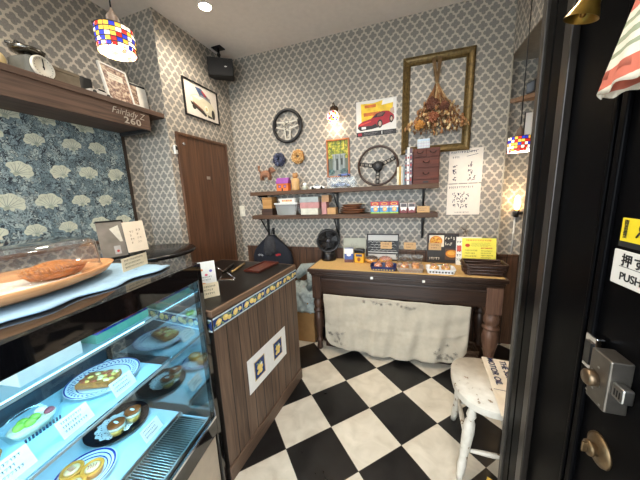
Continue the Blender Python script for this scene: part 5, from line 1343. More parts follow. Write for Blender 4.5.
bm = new(); n, mrow = 18, 9; R = .058; cx = (0, -.085, 0)
for i in range(mrow):
    t0, t1 = .12 * PI + .80 * PI * i / mrow, .12 * PI + .80 * PI * (i + .9) / mrow
    for k in range(n):
        a0, a1 = 2 * PI * k / n, 2 * PI * (k + .88) / n
        f = bm.faces.new([bm.verts.new((cx[0] + R * math.sin(t_) * math.cos(a), cx[1] + R * math.sin(t_) * math.sin(a), cx[2] + R * math.cos(t_))) for t_, a in ((t0, a0), (t1, a0), (t1, a1), (t0, a1))]); f.material_index = random.choice((0, 0, 0, 1, 2, 3)); f.smooth = True
obj('glass_globe', bm, LIT, sc_)
bm = new(); lathe(bm, [(.022, .058), (.026, .05), (.026, .085), (.012, .092), (0, .092)], cx, 20); tube(bm, [(0, -.085, .09), (0, -.085, .115), (0, -.06, .13), (0, -.03, .118), (0, -.005, .10)], .005, 8); lathe(bm, [(0, 0), (.03, 0), (.03, .008), (0, .010)], mat=Euler((PI / 2, 0, 0)).to_matrix().to_4x4(), c=(0, 0, .09))
obj('bracket', bm, M('bronze', (70, 54, 42), .4, .8), sc_)
SCONCE_W = 1.1
lamp('sconce_lamp', 'POINT', (-.655, YB - .085, 2.085), SCONCE_W, (1, .80, .56), .03)
# garden photo in an orange wooden frame
def foliage(name, c1, c2, c3, scale):
    t = NT(name); b = t.bsdf(.5); tc = t.n('ShaderNodeTexCoord')
    v = t.n('ShaderNodeTexVoronoi'); v.inputs['Scale'].default_value = scale; t.l(tc.outputs['Object'], v.inputs['Vector'])
    nz = t.n('ShaderNodeTexNoise'); nz.inputs['Scale'].default_value = scale * .4; nz.inputs['Detail'].default_value = 6; t.l(tc.outputs['Object'], nz.inputs['Vector'])
    t.l(t.ramp(t.math('ADD', t.math('MULTIPLY', nz.outputs[0], .8), t.math('MULTIPLY', v.outputs['Distance'], .3)), [(.35, rgb(*c1)), (.52, rgb(*c2)), (.7, rgb(*c3))]), b.inputs['Base Color']); return t.m
th = onwall('garden_photo', 'photo of a leafy garden porch in an orange wooden frame', 'picture', -.638, 1.791, YB - .012)
w, h = .115, .18
bm = new()
for a, b in (((-w, -h, -.011), (w, -h + .016, .008)), ((-w, h - .016, -.011), (w, h, .008)), ((-w, -h + .016, -.011), (-w + .016, h - .016, .008)), ((w - .016, -h + .016, -.011), (w, h - .016, .008))): box(bm, a, b, 0, .003)
obj('frame', bm, wood('frame_orange', (150, 82, 38), (190, 116, 62), 'Y', .35), th)
bm = new(); box(bm, (-w + .014, -h + .014, -.010), (w - .014, h - .014, -.006))
obj('backing', bm, M('photo_mid', (90, 100, 84), .5), th)
bm = new(); flat(bm, rect(-w + .015, 0.0, w - .015, h - .015), -.0055, 0); flat(bm, rect(-w + .015, -h + .015, w - .015, -.11), -.0055, 1); flat(bm, rect(-.055, -.115, .07, .04), -.0052, 2)
flat(bm, rect(-.04, -.11, -.025, .03), -.0049, 3); flat(bm, rect(.005, -.11, .02, .03), -.0049, 3); flat(bm, rect(.05, -.11, .06, .03), -.0049, 3); flat(bm, rect(-.02, -.11, .0, .0), -.0050, 4); flat(bm, rect(.026, -.06, .045, .0), -.0050, 4)
flat(bm, oval(-.07, -.125, .035, .028), -.0046, 5); flat(bm, oval(.06, -.125, .042, .03), -.0046, 5); flat(bm, rect(-.062, .03, .075, .042), -.0048, 3)
for k in range(4): flat(bm, [(-.08 + k * .05, -.02), (-.077 + k * .05, -.02), (-.05 + k * .04, .165), (-.056 + k * .04, .165)], -.0045 + k * 1e-5, 4)
obj('photo_print', bm, [foliage('leaf_yellow_green', (40, 60, 18), (128, 140, 34), (214, 196, 70), 60), M('photo_path', (120, 124, 120), .5, var=.3), M('photo_wall', (120, 130, 128), .5, var=.3), M('photo_post', (150, 156, 152), .5), M('photo_dark', (40, 48, 42), .5), foliage('bush_blue_green', (24, 40, 44), (52, 80, 82), (100, 130, 120), 120)], th)
# poster of a red sports car
th = onwall('car_poster', 'poster of a red sports car with black strip at its foot', 'poster', -.277, 2.117, YB - .001, tilt=0)
w, h = .178, .152
bm = new(); box(bm, (-w, -h, 0), (w, h, .0012)); obj('sheet', bm, M('poster_white', (226, 222, 216), .5, var=.03), th)
bm = new(); F = lambda pts, k, m: flat(bm, pts, .0014 + k * .00025, m)
F([(-.13, -.04), (.14, -.04), (.15, .12), (.06, .14), (-.02, .125), (-.135, .13)], 0, 0); F(rect(-.11, .02, .04, .05), 1, 1); F(rect(-.10, .09, .0, .115), 1, 1); F([(.05, .1), (.15, .11), (.15, .145), (.06, .14)], 1, 6); F([(.12, .01), (.16, .02), (.155, .07), (.125, .06)], 1, 5)
F([(-.165, -.075), (-.16, -.045), (-.12, -.02), (-.045, -.005), (.0, .035), (.06, .05), (.11, .045), (.155, .01), (.16, -.02), (.15, -.045), (.05, -.075), (-.04, -.09), (-.14, -.095)], 2, 2)
F([(-.03, .0), (.005, .032), (.055, .044), (.085, .035), (.06, .005)], 3, 3); F([(.008, .008), (.05, .012), (.075, .035), (.05, .04), (.015, .03)], 4, 4)
F([(-.165, -.078), (-.155, -.06), (-.04, -.065), (.0, -.05), (.02, -.085), (-.04, -.095), (-.14, -.10)], 3, 3); F(oval(.035, -.055, .024, .036), 4, 3); F(oval(.036, -.055, .013, .022), 5, 5); F(oval(.135, -.025, .017, .032), 4, 3); F(oval(.136, -.025, .009, .018), 5, 5)
F(rect(-.13, -.088, -.09, -.068), 5, 6); F([(-.15, -.045), (-.05, -.022), (-.04, -.03), (-.14, -.055)], 4, 7); F(rect(-w, -h, w, -.112), 1, 3); F(rect(-w + .014, -.145, -w + .05, -.120), 2, 2); F(rect(.05, -.145, .056, -.118), 2, 6)
obj('print', bm, [M('poster_yellow', (240, 196, 50), .45, var=.25, scale=18), M('poster_orange', (206, 110, 40), .45, var=.3), M('poster_red', (164, 26, 40), .35, var=.2), M('poster_black', (36, 32, 34), .45), M('poster_glass', (110, 74, 66), .4), M('poster_tan', (190, 160, 140), .5), WHITE, M('poster_bright', (222, 66, 50), .4)], th)
bm = bpy.data.objects
scb = new(); scribble(scb, -.11, -.145, .03, -.120, 0, 0, 2, seed=131); scribble(scb, .07, -.145, .16, -.120, 0, 0, 2, seed=132); obj('small_print', scb, M('print_grey', (150, 146, 144), .6), th, loc=(0, 0, .0022))
# large gilt frame
GILT = M('old_gilt', (112, 92, 54), .4, .5, var=.35, scale=45, bump=.5)
gf = thing('gilt_frame', 'large empty antique gold picture frame on the back wall', 'frame', (.217, YB, 2.155), (PI / 2, math.radians(.6), 0))
W0, H0 = .268, .385
for (x0, y0, x1, y1) in ((-W0, H0, W0, H0), (W0, H0, W0, -H0), (W0, -H0, -W0, -H0), (-W0, -H0, -W0, H0)):
    d = Vector((x1 - x0, y1 - y0)).normalized(); nn = Vector((-d.y, d.x)) * -1
    bm = new(); sec = ((0, 0), (0, .030), (.010, .038), (.020, .030), (.032, .026), (.044, .018), (.052, .022), (.060, .012), (.060, 0)); A, B = [], []
    for o_, zz in sec:
        A.append(bm.verts.new((x0 + nn.x * o_ + d.x * o_, y0 + nn.y * o_ + d.y * o_, zz))); B.append(bm.verts.new((x1 + nn.x * o_ - d.x * o_, y1 + nn.y * o_ - d.y * o_, zz)))
    for i in range(len(sec)): j = (i + 1) % len(sec); bm.faces.new((A[i], B[i], B[j], A[j]))
    bm.faces.new(A); bm.faces.new(list(reversed(B)))
    L = int((Vector((x1 - x0, y1 - y0)).length - .04) / .014)
    for k in range(L):
        p = Vector((x0, y0)) + d * (.022 + k * .014) + nn * .010
        ball(bm, (p.x, p.y, .038), .006, (1, 1, .7), 0, 1)
    obj('moulding', bm, GILT, gf)
# dried bouquet hanging head down in the frame
bq = thing('dried_bouquet', 'dried flower bouquet hanging upside down inside the gold frame', 'bouquet', (.218, YB - .055, 2.475))
rn = random.Random(17); bm = new()
for k in range(26):
    a = rn.uniform(0, 2 * PI); s_ = rn.uniform(.2, 1)
    tube(bm, [(.022 * s_ * math.cos(a) + rn.uniform(-.03, .03), .012 * s_ * math.sin(a), rn.uniform(-.01, .025)), (.012 * s_ * math.cos(a), .010 * s_ * math.sin(a), -.17), (.05 * s_ * math.cos(a), .03 * s_ * math.sin(a), -.27)], .0028, 5)
obj('stem', bm, M('dry_stem', (124, 98, 66), .8, var=.3), bq, kind='stuff')
bm = new(); tube(bm, [(.016 * math.cos(a / 3), .016 * math.sin(a / 3), -.165 - a * .0009) for a in range(0, 60)], .003, 5); obj('twine', bm, M('twine', (150, 140, 110), .8), bq)
bm = new()
for k in range(240):
    a = rn.uniform(-.85, .8); d = rn.uniform(.22, .52); yy = rn.uniform(-.05, .03); off = rn.uniform(-.02, .02)
    sp = a * .52
    p0 = Vector((off * .5, yy * .3, -.18)); p1 = Vector((math.sin(sp) * d * .55 + off, yy * .8, -.17 - math.cos(sp) * d * .5)); p2 = Vector((math.sin(sp) * d * 1.05 + off * 1.5 + .02, yy * 1.1, -.17 - math.cos(sp) * d * .80))
    tube(bm, [p0, p1, p2], .0022, 4, k % 4, r1=.001)
for k in range(330):
    sp = rn.uniform(-.52, .46); d = rn.uniform(.22, .50); yy = rn.uniform(-.065, .02)
    p = (math.sin(sp) * d * 1.05 + .015, yy, -.17 - math.cos(sp) * d * .78)
    ball(bm, p, rn.uniform(.006, .016), (rn.uniform(.5, 1), .6, rn.uniform(.9, 1.8)), k % 4, 1, .2)
obj('foliage', bm, [M('dry_tan', (172, 132, 86), .9, var=.3), M('dry_brown', (124, 88, 58), .9, var=.3), M('dry_rust', (156, 108, 70), .9, var=.3), M('dry_cream', (206, 180, 136), .9, var=.2)], bq, kind='stuff')
for k, (x, z, r, mt) in enumerate(((-.04, -.34, .046, 'rose_brown'), (-.13, -.49, .036, 'rose_gold'), (.05, -.37, .036, 'rose_brown'), (-.03, -.44, .04, 'rose_rust'))):
    bm = new(); 
    for q in range(22):
        a = q * 2.4; rr_ = r * math.sqrt(q / 22)
        ball(bm, (x + rr_ * math.cos(a), -.06 - .010 * (1 - q / 22), z + rr_ * math.sin(a)), r * .34, (1, .5, .8), 0, 1, .12, rot=(0, a, 0))
    obj('flower_head', bm, M(mt, {'rose_brown': (92, 54, 38), 'rose_gold': (180, 124, 58), 'rose_rust': (132, 78, 52)}[mt], .85, var=.3), bq)
# two handwritten sheets
for i, (x0, x1, z0, z1, lab) in enumerate(((.338, .590, 1.500, 1.782, 'upper white handwritten sheet on the wall right of the chest'), (.334, .588, 1.230, 1.492, 'lower white handwritten sheet on the wall below the other sheet'))):
    th = onwall('handwritten_sheet', lab, 'notice', (x0 + x1) / 2, (z0 + z1) / 2, YB - .001, 'handwritten sheets'); w, h = (x1 - x0) / 2, (z1 - z0) / 2
    bm = new(); box(bm, (-w, -h, 0), (w, h, .001)); obj('sheet', bm, M('sheet_white', (230, 220, 208), .6, var=.03), th)
    bm = new()
    scribble(bm, -w + .012, h - .045, w - .02, h - .008, 0, 0, 1, seed=140 + i, h=.017, t=.003)
    if i == 0:
        scribble(bm, -w + .025, h - .085, -w + .09, h - .05, 0, 0, 1, seed=142, h=.016, t=.003)
        for k, (x, sd) in enumerate(((-w + .03, 143), (.02, 147))): scribble(bm, x, -h + .015, x + .07, .04, 0, 0, 3, seed=sd, h=.040, t=.007, fill=.8)
        for q in range(2): flat(bm, [(.005, .075 + .03 * q), (.007, .079 + .03 * q), (.09, .095 + .03 * q), (.088, .091 + .03 * q)], 0, 0)
    else:
        scribble(bm, -w + .045, -.075, w - .05, .07, 0, 0, 3, seed=150, h=.034, t=.006)
        scribble(bm, -w + .06, -h + .01, w - .06, -h + .03, 0, 0, 1, seed=151, h=.012, t=.002)
    obj('handwriting', bm, M('pen_ink', (44, 44, 66), .6), th, loc=(0, 0, .0012))
th = onwall('light_switch', 'white light switch on the wall beside the brown door', 'switch', -1.788, 1.305)
bm = new(); box(bm, (-.034, -.06, 0), (.034, .06, .008), 0, .003); obj('plate', bm, M('switch_white', (226, 220, 204), .4), th)
bm = new(); box(bm, (-.014, -.028, .008), (.014, .028, .012), 0, .002); obj('rocker', bm, M('switch_cream', (234, 228, 212), .4), th)
# picture of a cream car on the left wall
th = thing('car_picture', 'framed picture of a cream classic car on the left wall', 'picture', (XL, 2.072, 2.335), ON_LEFT)
w, h = .212, .152
bm = new()
for a, b in (((-w, -h, 0), (w, -h + .010, .018)), ((-w, h - .010, 0), (w, h, .018)), ((-w, -h + .01, 0), (-w + .010, h - .01, .018)), ((w - .010, -h + .01, 0), (w, h - .01, .018))): box(bm, a, b, 0, .002)
obj('frame', bm, BLACK, th)
bm = new(); box(bm, (-w + .009, -h + .009, 0), (w - .009, h - .009, .006)); obj('sheet', bm, M('picture_paper', (222, 214, 202), .5, var=.04), th)
bm = new(); F = lambda pts, k, m: flat(bm, pts, .0064 + k * .0003, m)
F([(-.07, .115), (.0, .12), (.10, .055), (.12, .02), (.02, .045), (-.02, .05)], 0, 0); F([(-.0, .10), (.02, .105), (.09, .05), (.06, .045)], 1, 1); F([(.02, .05), (.10, .03), (.11, .06), (.06, .07)], 1, 5)
F([(-.145, .0), (-.13, .03), (-.06, .055), (.03, .052), (.12, .02), (.165, -.02), (.165, -.085), (.10, -.115), (.03, -.105), (-.11, -.045)], 1, 2)
F([(-.12, .028), (-.05, .05), (.02, .044), (-.03, .015)], 2, 3); F([(-.04, .045), (.0, .065), (.09, .05), (.11, .025), (.03, .045)], 2, 5)
F([(-.14, -.02), (-.13, -.045), (.03, -.115), (.05, -.10), (.0, -.06)], 2, 4); F([(-.11, -.018), (.0, -.06), (.0, -.075), (-.11, -.035)], 3, 7)
F(oval(.05, -.045, .026, .030), 3, 3); F(oval(.05, -.045, .015, .018), 4, 6); F(oval(-.125, .0, .014, .018), 3, 3); F(oval(.135, -.075, .022, .045), 3, 4); F(oval(-.10, -.06, .022, .022), 0, 4)
F([(.06, -.09), (.11, -.10), (.12, -.115), (.06, -.115)], 3, 4)
obj('print', bm, [M('pic_blue', (70, 88, 120), .5, var=.3), M('pic_red', (190, 60, 60), .5), M('pic_cream', (212, 204, 178), .45, var=.08), M('pic_light', (236, 230, 212), .45), M('pic_dark', (54, 52, 50), .5), M('pic_grey', (140, 144, 148), .5), M('pic_lamp', (206, 190, 140), .4), M('pic_rust', (120, 70, 56), .5)], th)

# ================================================================== LONG LEFT SHELF
ls_ = thing('long_shelf', 'long dark brown shelf high on the left wall with metal lettering', 'shelf', (0, 0, 0))
LZ = 2.130
bm = new(); box(bm, (XFL + .001, YF + .02, LZ - .034), (-1.83, YREC - .004, LZ), 0, .002); obj('board', bm, SHELFWY, ls_)
bm = new(); box(bm, (-1.862, YF + .02, 1.980), (-1.838, 1.530, LZ - .034), 0, .002); obj('fascia', bm, SHELFWY, ls_)
bm = new(); box(bm, (XFL + .001, YF + .02, 1.99), (-1.862, 1.528, 2.008), 0, .002); obj('lower_board', bm, SHELFWY, ls_)
bm = new(); box(bm, (XFL + .001, 1.50, 1.965), (-1.845, 1.53, 1.99), 0, .002); obj('end_block', bm, IRON, ls_)
SIL = M('letter_metal', (206, 200, 190), .3, .7, var=.1)
text('lettering', 'Fairlady Z', .058, (-1.8375, 1.372, 2.058), SIL, ls_, ON_LEFT, shear=.35, extrude=.0012, sx=.95, bold=-.0004)
text('lettering', '260', .058, (-1.8375, 1.395, 2.010), SIL, ls_, ON_LEFT, extrude=.0012, sx=1.25, space=1.15, bold=.001)
LX = -1.955
p_ = thing('enamel_pot', 'cream enamel pot at the left end of the long shelf', 'pot', (LX, .800, LZ))
bm = new(); lathe(bm, [(0, 0), (.055, 0), (.06, .01), (.058, .06), (.052, .075), (0, .078)], seg=32); obj('pot_body', bm, M('cream_enamel', (218, 196, 140), .35, var=.08), p_)
bm = new(); lathe(bm, [(0, .078), (.014, .078), (.014, .09), (.02, .098), (.016, .108), (0, .112)], seg=20); ring(bm, (0, .03, .125), .016, .004, 'X', 20, 8); obj('lid_knob', bm, IRON, p_)
s_ = thing('kitchen_scale', 'old grey kitchen scale with round white dial on the long shelf', 'scale', (LX + .02, .945, LZ + .001), (0, 0, .25))
GREYE = M('grey_enamel', (96, 96, 90), .4, var=.15)
bm = new(); prism(bm, [(-.07, -.055), (.045, -.055), (.07, -.03), (.07, .055), (-.07, .055)], 0, .10); bmesh.ops.bevel(bm, geom=bm.edges[:], offset=.012, segments=3, affect='EDGES'); obj('scale_body', bm, GREYE, s_)
bm = new(); lathe(bm, [(0, 0), (.056, 0), (.056, .010), (.050, .014), (.050, .010), (0, .010)], mat=Euler((0, PI / 2, 0)).to_matrix().to_4x4(), c=(.066, .0, .052), seg=40); di = obj('dial', bm, M('dial_white', (228, 224, 210), .35, var=.03), s_)
bm = new(); box(bm, (.0772, -.0025, .04), (.0785, .0025, .092)); lathe(bm, [(0, 0), (.006, 0), (0, .003)], mat=Euler((0, PI / 2, 0)).to_matrix().to_4x4(), c=(.077, 0, .052))
for k in range(20):
    a = 2 * PI * k / 20; y, z = .043 * math.cos(a), .052 + .043 * math.sin(a); box(bm, (.0766, y - .0015, z - .0015), (.0773, y + .0015, z + .0015))
obj('needle', bm, BLACKMAT, di)
bm = new(); lathe(bm, [(0, .10), (.02, .10), (.02, .118), (0, .118)]); lathe(bm, [(0, .118), (.035, .118), (.062, .126), (.070, .142), (.067, .142), (.060, .130), (.035, .122), (0, .122)], seg=36); obj('pan', bm, M('dull_steel', (120, 118, 112), .25, 1.0, var=.2), s_)
bm = new(); rn = random.Random(2)
for k in range(7): tube(bm, [(rn.uniform(-.03, .03), -.07 + rn.uniform(0, .03), .016 + .004 * k), (rn.uniform(-.03, .03), .07 + rn.uniform(-.03, .0), .018 + .004 * k)], .007, 7)
v = Vector((LX + .02, .945, LZ)); tag(obj('cutlery', bm, M('dark_steel', (90, 88, 84), .2, 1.0, var=.2), loc=(v.x, v.y, LZ + .123)), 'heap of dark metal cutlery in the pan of the kitchen scale', 'cutlery')
c_ = crate('metal_tin', 'plain grey metal tin beside the kitchen scale on the long shelf', 'tin', 0, .125, LZ, .105, .055, M('tin_metal', (128, 118, 102), .35, .6, var=.15), lidmat=M('tin_metal', (0, 0, 0)), lidh=.02); c_.location = (LX - .02, 1.098, LZ); c_.rotation_euler = (0, 0, PI / 2)
c_ = crate('dark_box', 'dark grey box standing behind the toy car on the long shelf', 'box', 0, .10, LZ, .14, .035, M('slate_box', (66, 66, 66), .6)); c_.location = (LX - .09, 1.235, LZ); c_.rotation_euler = (0, 0, PI / 2)
toy_car('small white toy car with dark windows on the long left shelf', (LX + .065, 1.235, LZ), .14, (210, 204, 196), PI / 2 + .1, None, 'ivory')
def brick_photo(name, c1, c2, c3, sc_): return foliage(name, c1, c2, c3, sc_)
m_ = thing('leaning_photo', 'white framed brownish photo leaning on the long left shelf', 'picture', (LX + .045, 1.405, LZ), (-.20, 0, PI / 2 + .10)); w, h = .098, .262
bm = new()
for a, b in (((-w, -.004, .001), (w, .012, .014)), ((-w, -.004, h - .012), (w, .012, h)), ((-w, -.004, .014), (-w + .012, .012, h - .012)), ((w - .012, -.004, .014), (w, .012, h - .012))): box(bm, a, b, 0, .002)
obj('frame', bm, M('frame_white', (226, 222, 214), .4), m_)
bm = new(); box(bm, (-w + .011, .002, .013), (w - .011, .008, h - .011)); obj('photo_print', bm, brick_photo('shop_photo', (50, 34, 28), (130, 92, 74), (206, 186, 160), 70), m_)
bm = new(); flat(bm, rect(-.05, .165, .055, .212), 0, 0); scribble(bm, -.04, .175, .045, .205, .0003, 1, 2, seed=160); obj('title_strip', bm, [M('strip_pale', (214, 204, 186), .5), INK], m_, loc=(0, .0014, 0), rot=(PI / 2, 0, 0))
m_ = thing('photo_book', 'white edged photo book standing at the right end of the long shelf', 'book', (LX - .01, 1.572, LZ), (-.10, 0, PI / 2 - .1)); w, h = .072, .215
bm = new(); box(bm, (-w, 0, .001), (w, .022, h), 0, .002); obj('cover', bm, M('book_white', (222, 218, 208), .5), m_)
bm = new(); flat(bm, rect(-w + .004, .06, .0, h - .006), 0, 0); flat(bm, rect(-w + .004, h - .02, w - .004, h - .004), .0002, 1); obj('cover_print', bm, [brick_photo('photo_brown', (46, 32, 26), (120, 88, 66), (190, 166, 140), 90), BLACKMAT], m_, loc=(0, -.0006, 0), rot=(PI / 2, 0, 0))

# ================================================================== LAMPS AND SPEAKER
def mosaic_lamp(label, x, y, z, R, h, watts, rot=(0, 0, 0)):
    th = thing('pendant_lamp', label, 'lamp', (x, y, z), rot)
    bm = new(); n, rows = 22, 5
    for i in range(rows):
        z0, z1 = h * (.5 - i / rows), h * (.5 - (i + .92) / rows)
        for k in range(n):
            a0, a1 = 2 * PI * k / n, 2 * PI * (k + .93) / n
            mi = random.choice((0, 0, 1, 2, 3, 3)) if i < 4 else random.choice((0, 0, 1, 2, 3))
            r0 = R * (1 - .02 * abs(i - 2)); r1 = R * (1 - .02 * abs(i - 1))
            f = bm.faces.new([bm.verts.new((r_ * math.cos(a), r_ * math.sin(a), zz)) for zz, a, r_ in ((z0, a0, r0), (z1, a0, r1), (z1, a1, r1), (z0, a1, r0))]); f.material_index = mi; f.smooth = True
    obj('shade', bm, LIT, th)
    bm = new()
    for i in range(rows + 1): ring(bm, (0, 0, h * (.5 - i / rows) + (.002 if i == rows else 0)), R * .99, .0018, 'Z', 44, 5)
    for k in range(n):
        a = 2 * PI * (k - .035) / n; tube(bm, [(R * .99 * math.cos(a), R * .99 * math.sin(a), h * .5), (R * .99 * math.cos(a), R * .99 * math.sin(a), -h * .5)], .0014, 4)
    obj('lead_frame', bm, M('lamp_lead', (0, 0, 0)), th)
    bm = new(); lathe(bm, [(R * .98, h * .5), (R * .9, h * .54), (.020, h * .60), (.020, h * .6 + .035), (.010, h * .6 + .05), (0, h * .6 + .072)], seg=32, cap=False); obj('cap', bm, M('lamp_cap', (92, 76, 64), .6, .1), th)
    bm = new(); ball(bm, (0, 0, -h * .05), R * .36, (1, 1, 1.1), 0, 3); obj('bulb', bm, glow('bulb_glow', (255, 232, 196), 30), th)
    bm = new(); tube(bm, [(0, 0, h * .6 + .07), (0, 0, CEIL - z - .02)], .003, 6); obj('cord', bm, BLACK, th)
    bm = new(); lathe(bm, [(0, 0), (.04, 0), (.045, .02), (0, .02)], (0, 0, CEIL - z - .02), 24); obj('ceiling_rose', bm, BLACK, th)
    lamp('pendant_light', 'POINT', (x, y, z - h * .42), watts, (1, .84, .64), R * .5)
    return th
PEND_W = 6
mosaic_lamp('lit pendant lamp with red, blue and yellow glass squares above the long shelf', -1.075, .80, 2.062, .064, .082, PEND_W)
mosaic_lamp('small lit pendant lamp of coloured glass by the open black door', .705, 2.12, 1.725, .066, .095, 4)
dl = thing('downlight', 'round recessed ceiling downlight, lit, in front of the speaker', 'light', (-1.449, 1.80, CEIL), (0, 0, 0), None)
def downlight(th):
    bm = new(); ring(bm, (0, 0, -.003), .047, .005, 'Z', 36, 8); obj('trim_ring', bm, M('downlight_white', (226, 222, 216), .4), th)
    bm = new(); lathe(bm, [(0, -.002), (.042, -.002), (.042, 0), (0, 0)], seg=32); obj('lens', bm, glow('downlight_lens', (255, 240, 214), 40), th)
downlight(dl)
for i, (x, y) in enumerate(DOWNLIGHTS[1:]):  # out-of-view fixtures to go with the added lamps
    d_ = dl.copy(); COL.objects.link(d_); d_.location = (x, y, CEIL); d_['label'] = ('added unseen ceiling downlight over the chequered floor by the table', 'added unseen ceiling downlight above the cash counter front', 'added unseen ceiling downlight above the pie on the case')[i]
    for c in list(dl.children):
        k = c.copy(); COL.objects.link(k); k.parent = d_
# speaker
sp = thing('wall_speaker', 'black loudspeaker hung from the ceiling in the back left corner', 'speaker', (-1.731, 2.274, CEIL), (0, 0, 0))
bm = new(); box(bm, (-.05, -.04, -.008), (.05, .04, 0), 0, .002); obj('ceiling_plate', bm, BLACK, sp)
bm = new(); tube(bm, [(0, 0, -.008), (0, 0, -.06)], .012, 10); tube(bm, [(0, 0, -.055), (.0, .01, -.115)], .010, 10); ball(bm, (0, 0, -.06), .018, (1, 1, 1), 0, 2); obj('arm', bm, BLACK, sp)
rotm = Euler((.12, 0, .62)).to_matrix().to_4x4()
bm = new(); box(bm, (-.115, -.075, -.155), (.115, .075, 0), 0, .012); bmesh.ops.transform(bm, matrix=Matrix.Translation((.01, .0, -.105)) @ rotm, verts=bm.verts); obj('cabinet', bm, M('speaker_black', (26, 26, 27), .6, var=.1), sp)
bm = new(); box(bm, (-.108, -.080, -.148), (.108, -.074, -.007), 0, .003); bmesh.ops.transform(bm, matrix=Matrix.Translation((.01, .0, -.105)) @ rotm, verts=bm.verts); g_ = obj('grille', bm, M('speaker_cloth', (36, 36, 37), .9, var=.2, scale=200), sp)
bm = new(); flat(bm, oval(0, 0, .012, .005, 20), 0, 0); o = obj('badge', bm, M('badge_silver', (190, 190, 190), .3, .8), g_); o.matrix_local = Matrix.Translation((.01, .0, -.105)) @ rotm @ Matrix.Translation((.045, -.0806, -.075)) @ Matrix.Rotation(PI / 2, 4, 'X')

# ================================================================== ROUND BLACK TABLE AND MENU HOLDER
rt = thing('round_table', 'round glossy black table in the corner behind the display case', 'table', (-1.80, 1.355, .015))
bm = new(); lathe(bm, [(0, 1.045), (.285, 1.045), (.297, 1.055), (.297, 1.068), (.29, 1.075), (0, 1.075)], seg=64); obj('tabletop', bm, M('table_black', (22, 22, 23), .22, var=.1), rt)
bm = new(); lathe(bm, [(.20, -.015), (.20, .02), (.03, .04), (.03, 1.03), (.08, 1.045), (0, 1.045)], seg=28); obj('pedestal', bm, IRON, rt)
mh = thing('menu_holder', 'dark photo stand with papers standing on the round black table', 'frame', (-1.80, 1.115, 1.09), (-.18, 0, PI / 2 - .35)); w, h = .072, .255
bm = new()
for a, b in (((-w, 0, .004), (w, .045, .014)), ((-w, 0, h - .010), (w, .045, h)), ((w - .010, 0, .014), (w, .045, h - .01))): box(bm, a, b, 0, .002)
obj('frame', bm, BLACK, mh)
bm = new(); box(bm, (-w, .004, .014), (w - .010, .010, h - .010)); sh_ = obj('sheet', bm, M('grey_photo', (120, 112, 102), .4, var=.25, scale=12), mh)
bm = new(); flat(bm, [(-.01, .20), (.04, .22), (.05, .11), (.035, .11)], 0, 0); flat(bm, rect(-.005, .03, .03, .085), .0002, 1); flat(bm, oval(.014, .05, .008, .008), .0004, 2); obj('print', bm, [M('paper_flap', (200, 192, 176), .5), M('bottle_grey', (170, 164, 158), .4), M('dot_red', (170, 50, 44), .5)], sh_, loc=(0, .003, 0), rot=(PI / 2, 0, 0))
cd = thing('handwritten_card', 'pale card with brown handwriting leaning beside the dark photo stand', 'card', (-1.74, 1.222, 1.09), (-.12, -.03, PI / 2 - .35)); w, h = .060, .235
bm = new(); box(bm, (-w, 0, .03), (w, .002, h), 0); obj('card', bm, M('card_pink_cream', (214, 196, 172), .6, var=.03), cd)
bm = new(); scribble(bm, -.03, .08, -.004, .18, 0, 0, 4, seed=170, h=.014, t=.002); scribble(bm, .008, .08, .036, .19, 0, 0, 4, seed=171, h=.014, t=.002); obj('handwriting', bm, M('brown_ink', (96, 72, 60), .6), cd, loc=(0, -.0006, 0), rot=(PI / 2, 0, 0))
bm = new(); box(bm, (-.04, -.012, 0), (.04, .016, .032), 0, .003); obj('foot', bm, CLEAR, cd)
bm = new(); box(bm, (-.035, -.02, 0), (.035, .02, .10), 0, .003); tag(obj('blue_packet', bm, M('packet_sky', (96, 150, 200), .5), loc=(-1.90, 1.13, 1.09), rot=(0, 0, .3)), 'small blue packet behind the dark photo stand', 'packet')

# ================================================================== STOOL WITH PAPER SACK
st = thing('painted_stool', 'worn white painted wooden stool beside the open black door', 'stool', (.435, 1.385, 0))
PAINT = NT('chipped_paint'); b = PAINT.bsdf(.5); tc = PAINT.n('ShaderNodeTexCoord')
nz = PAINT.n('ShaderNodeTexNoise'); nz.inputs['Scale'].default_value = 26; nz.inputs['Detail'].default_value = 8; PAINT.l(tc.outputs['Object'], nz.inputs['Vector'])
PAINT.l(PAINT.ramp(nz.outputs[0], [(.33, rgb(120, 96, 70)), (.36, rgb(190, 182, 168)), (.7, rgb(206, 199, 186))]), b.inputs['Base Color']); PAINT.bump(b, nz.outputs[0], .2); PAINT = PAINT.m
bm = new(); pts = []
for i in range(48):
    a = 2 * PI * i / 48; c, s_ = math.cos(a), math.sin(a)
    pts.append((.185 * math.copysign(abs(c) ** .75, c), .205 * math.copysign(abs(s_) ** .75, s_)))
prism(bm, pts, .415, .450); bmesh.ops.bevel(bm, geom=[e for e in bm.edges if abs(e.verts[0].co.z - e.verts[1].co.z) < 1e-6], offset=.011, segments=4, affect='EDGES')
obj('seat', bm, PAINT, st, smooth=True)
LP = [(-.100, -.105, -.160, -.175), (.100, -.105, .16, -.165), (-.10, .115, -.13, .20), (.10, .115, .15, .19)]
for x0, y0, x1, y1 in LP:
    bm = new(); pr = [(1.0, .017), (.93, .013), (.86, .018), (.80, .023), (.76, .016), (.72, .024), (.60, .027), (.40, .022), (.25, .018), (.20, .021), (.10, .018), (0, .014)]
    pts = [(x0 + (x1 - x0) * (1 - t_), y0 + (y1 - y0) * (1 - t_), .42 * t_) for t_, r_ in pr]
    tube(bm, pts, [r_ for t_, r_ in pr], 14); obj('leg', bm, PAINT, st)
def legpt(i, z): x0, y0, x1, y1 = LP[i]; t_ = z / .42; return (x1 + (x0 - x1) * t_, y1 + (y0 - y1) * t_, z)
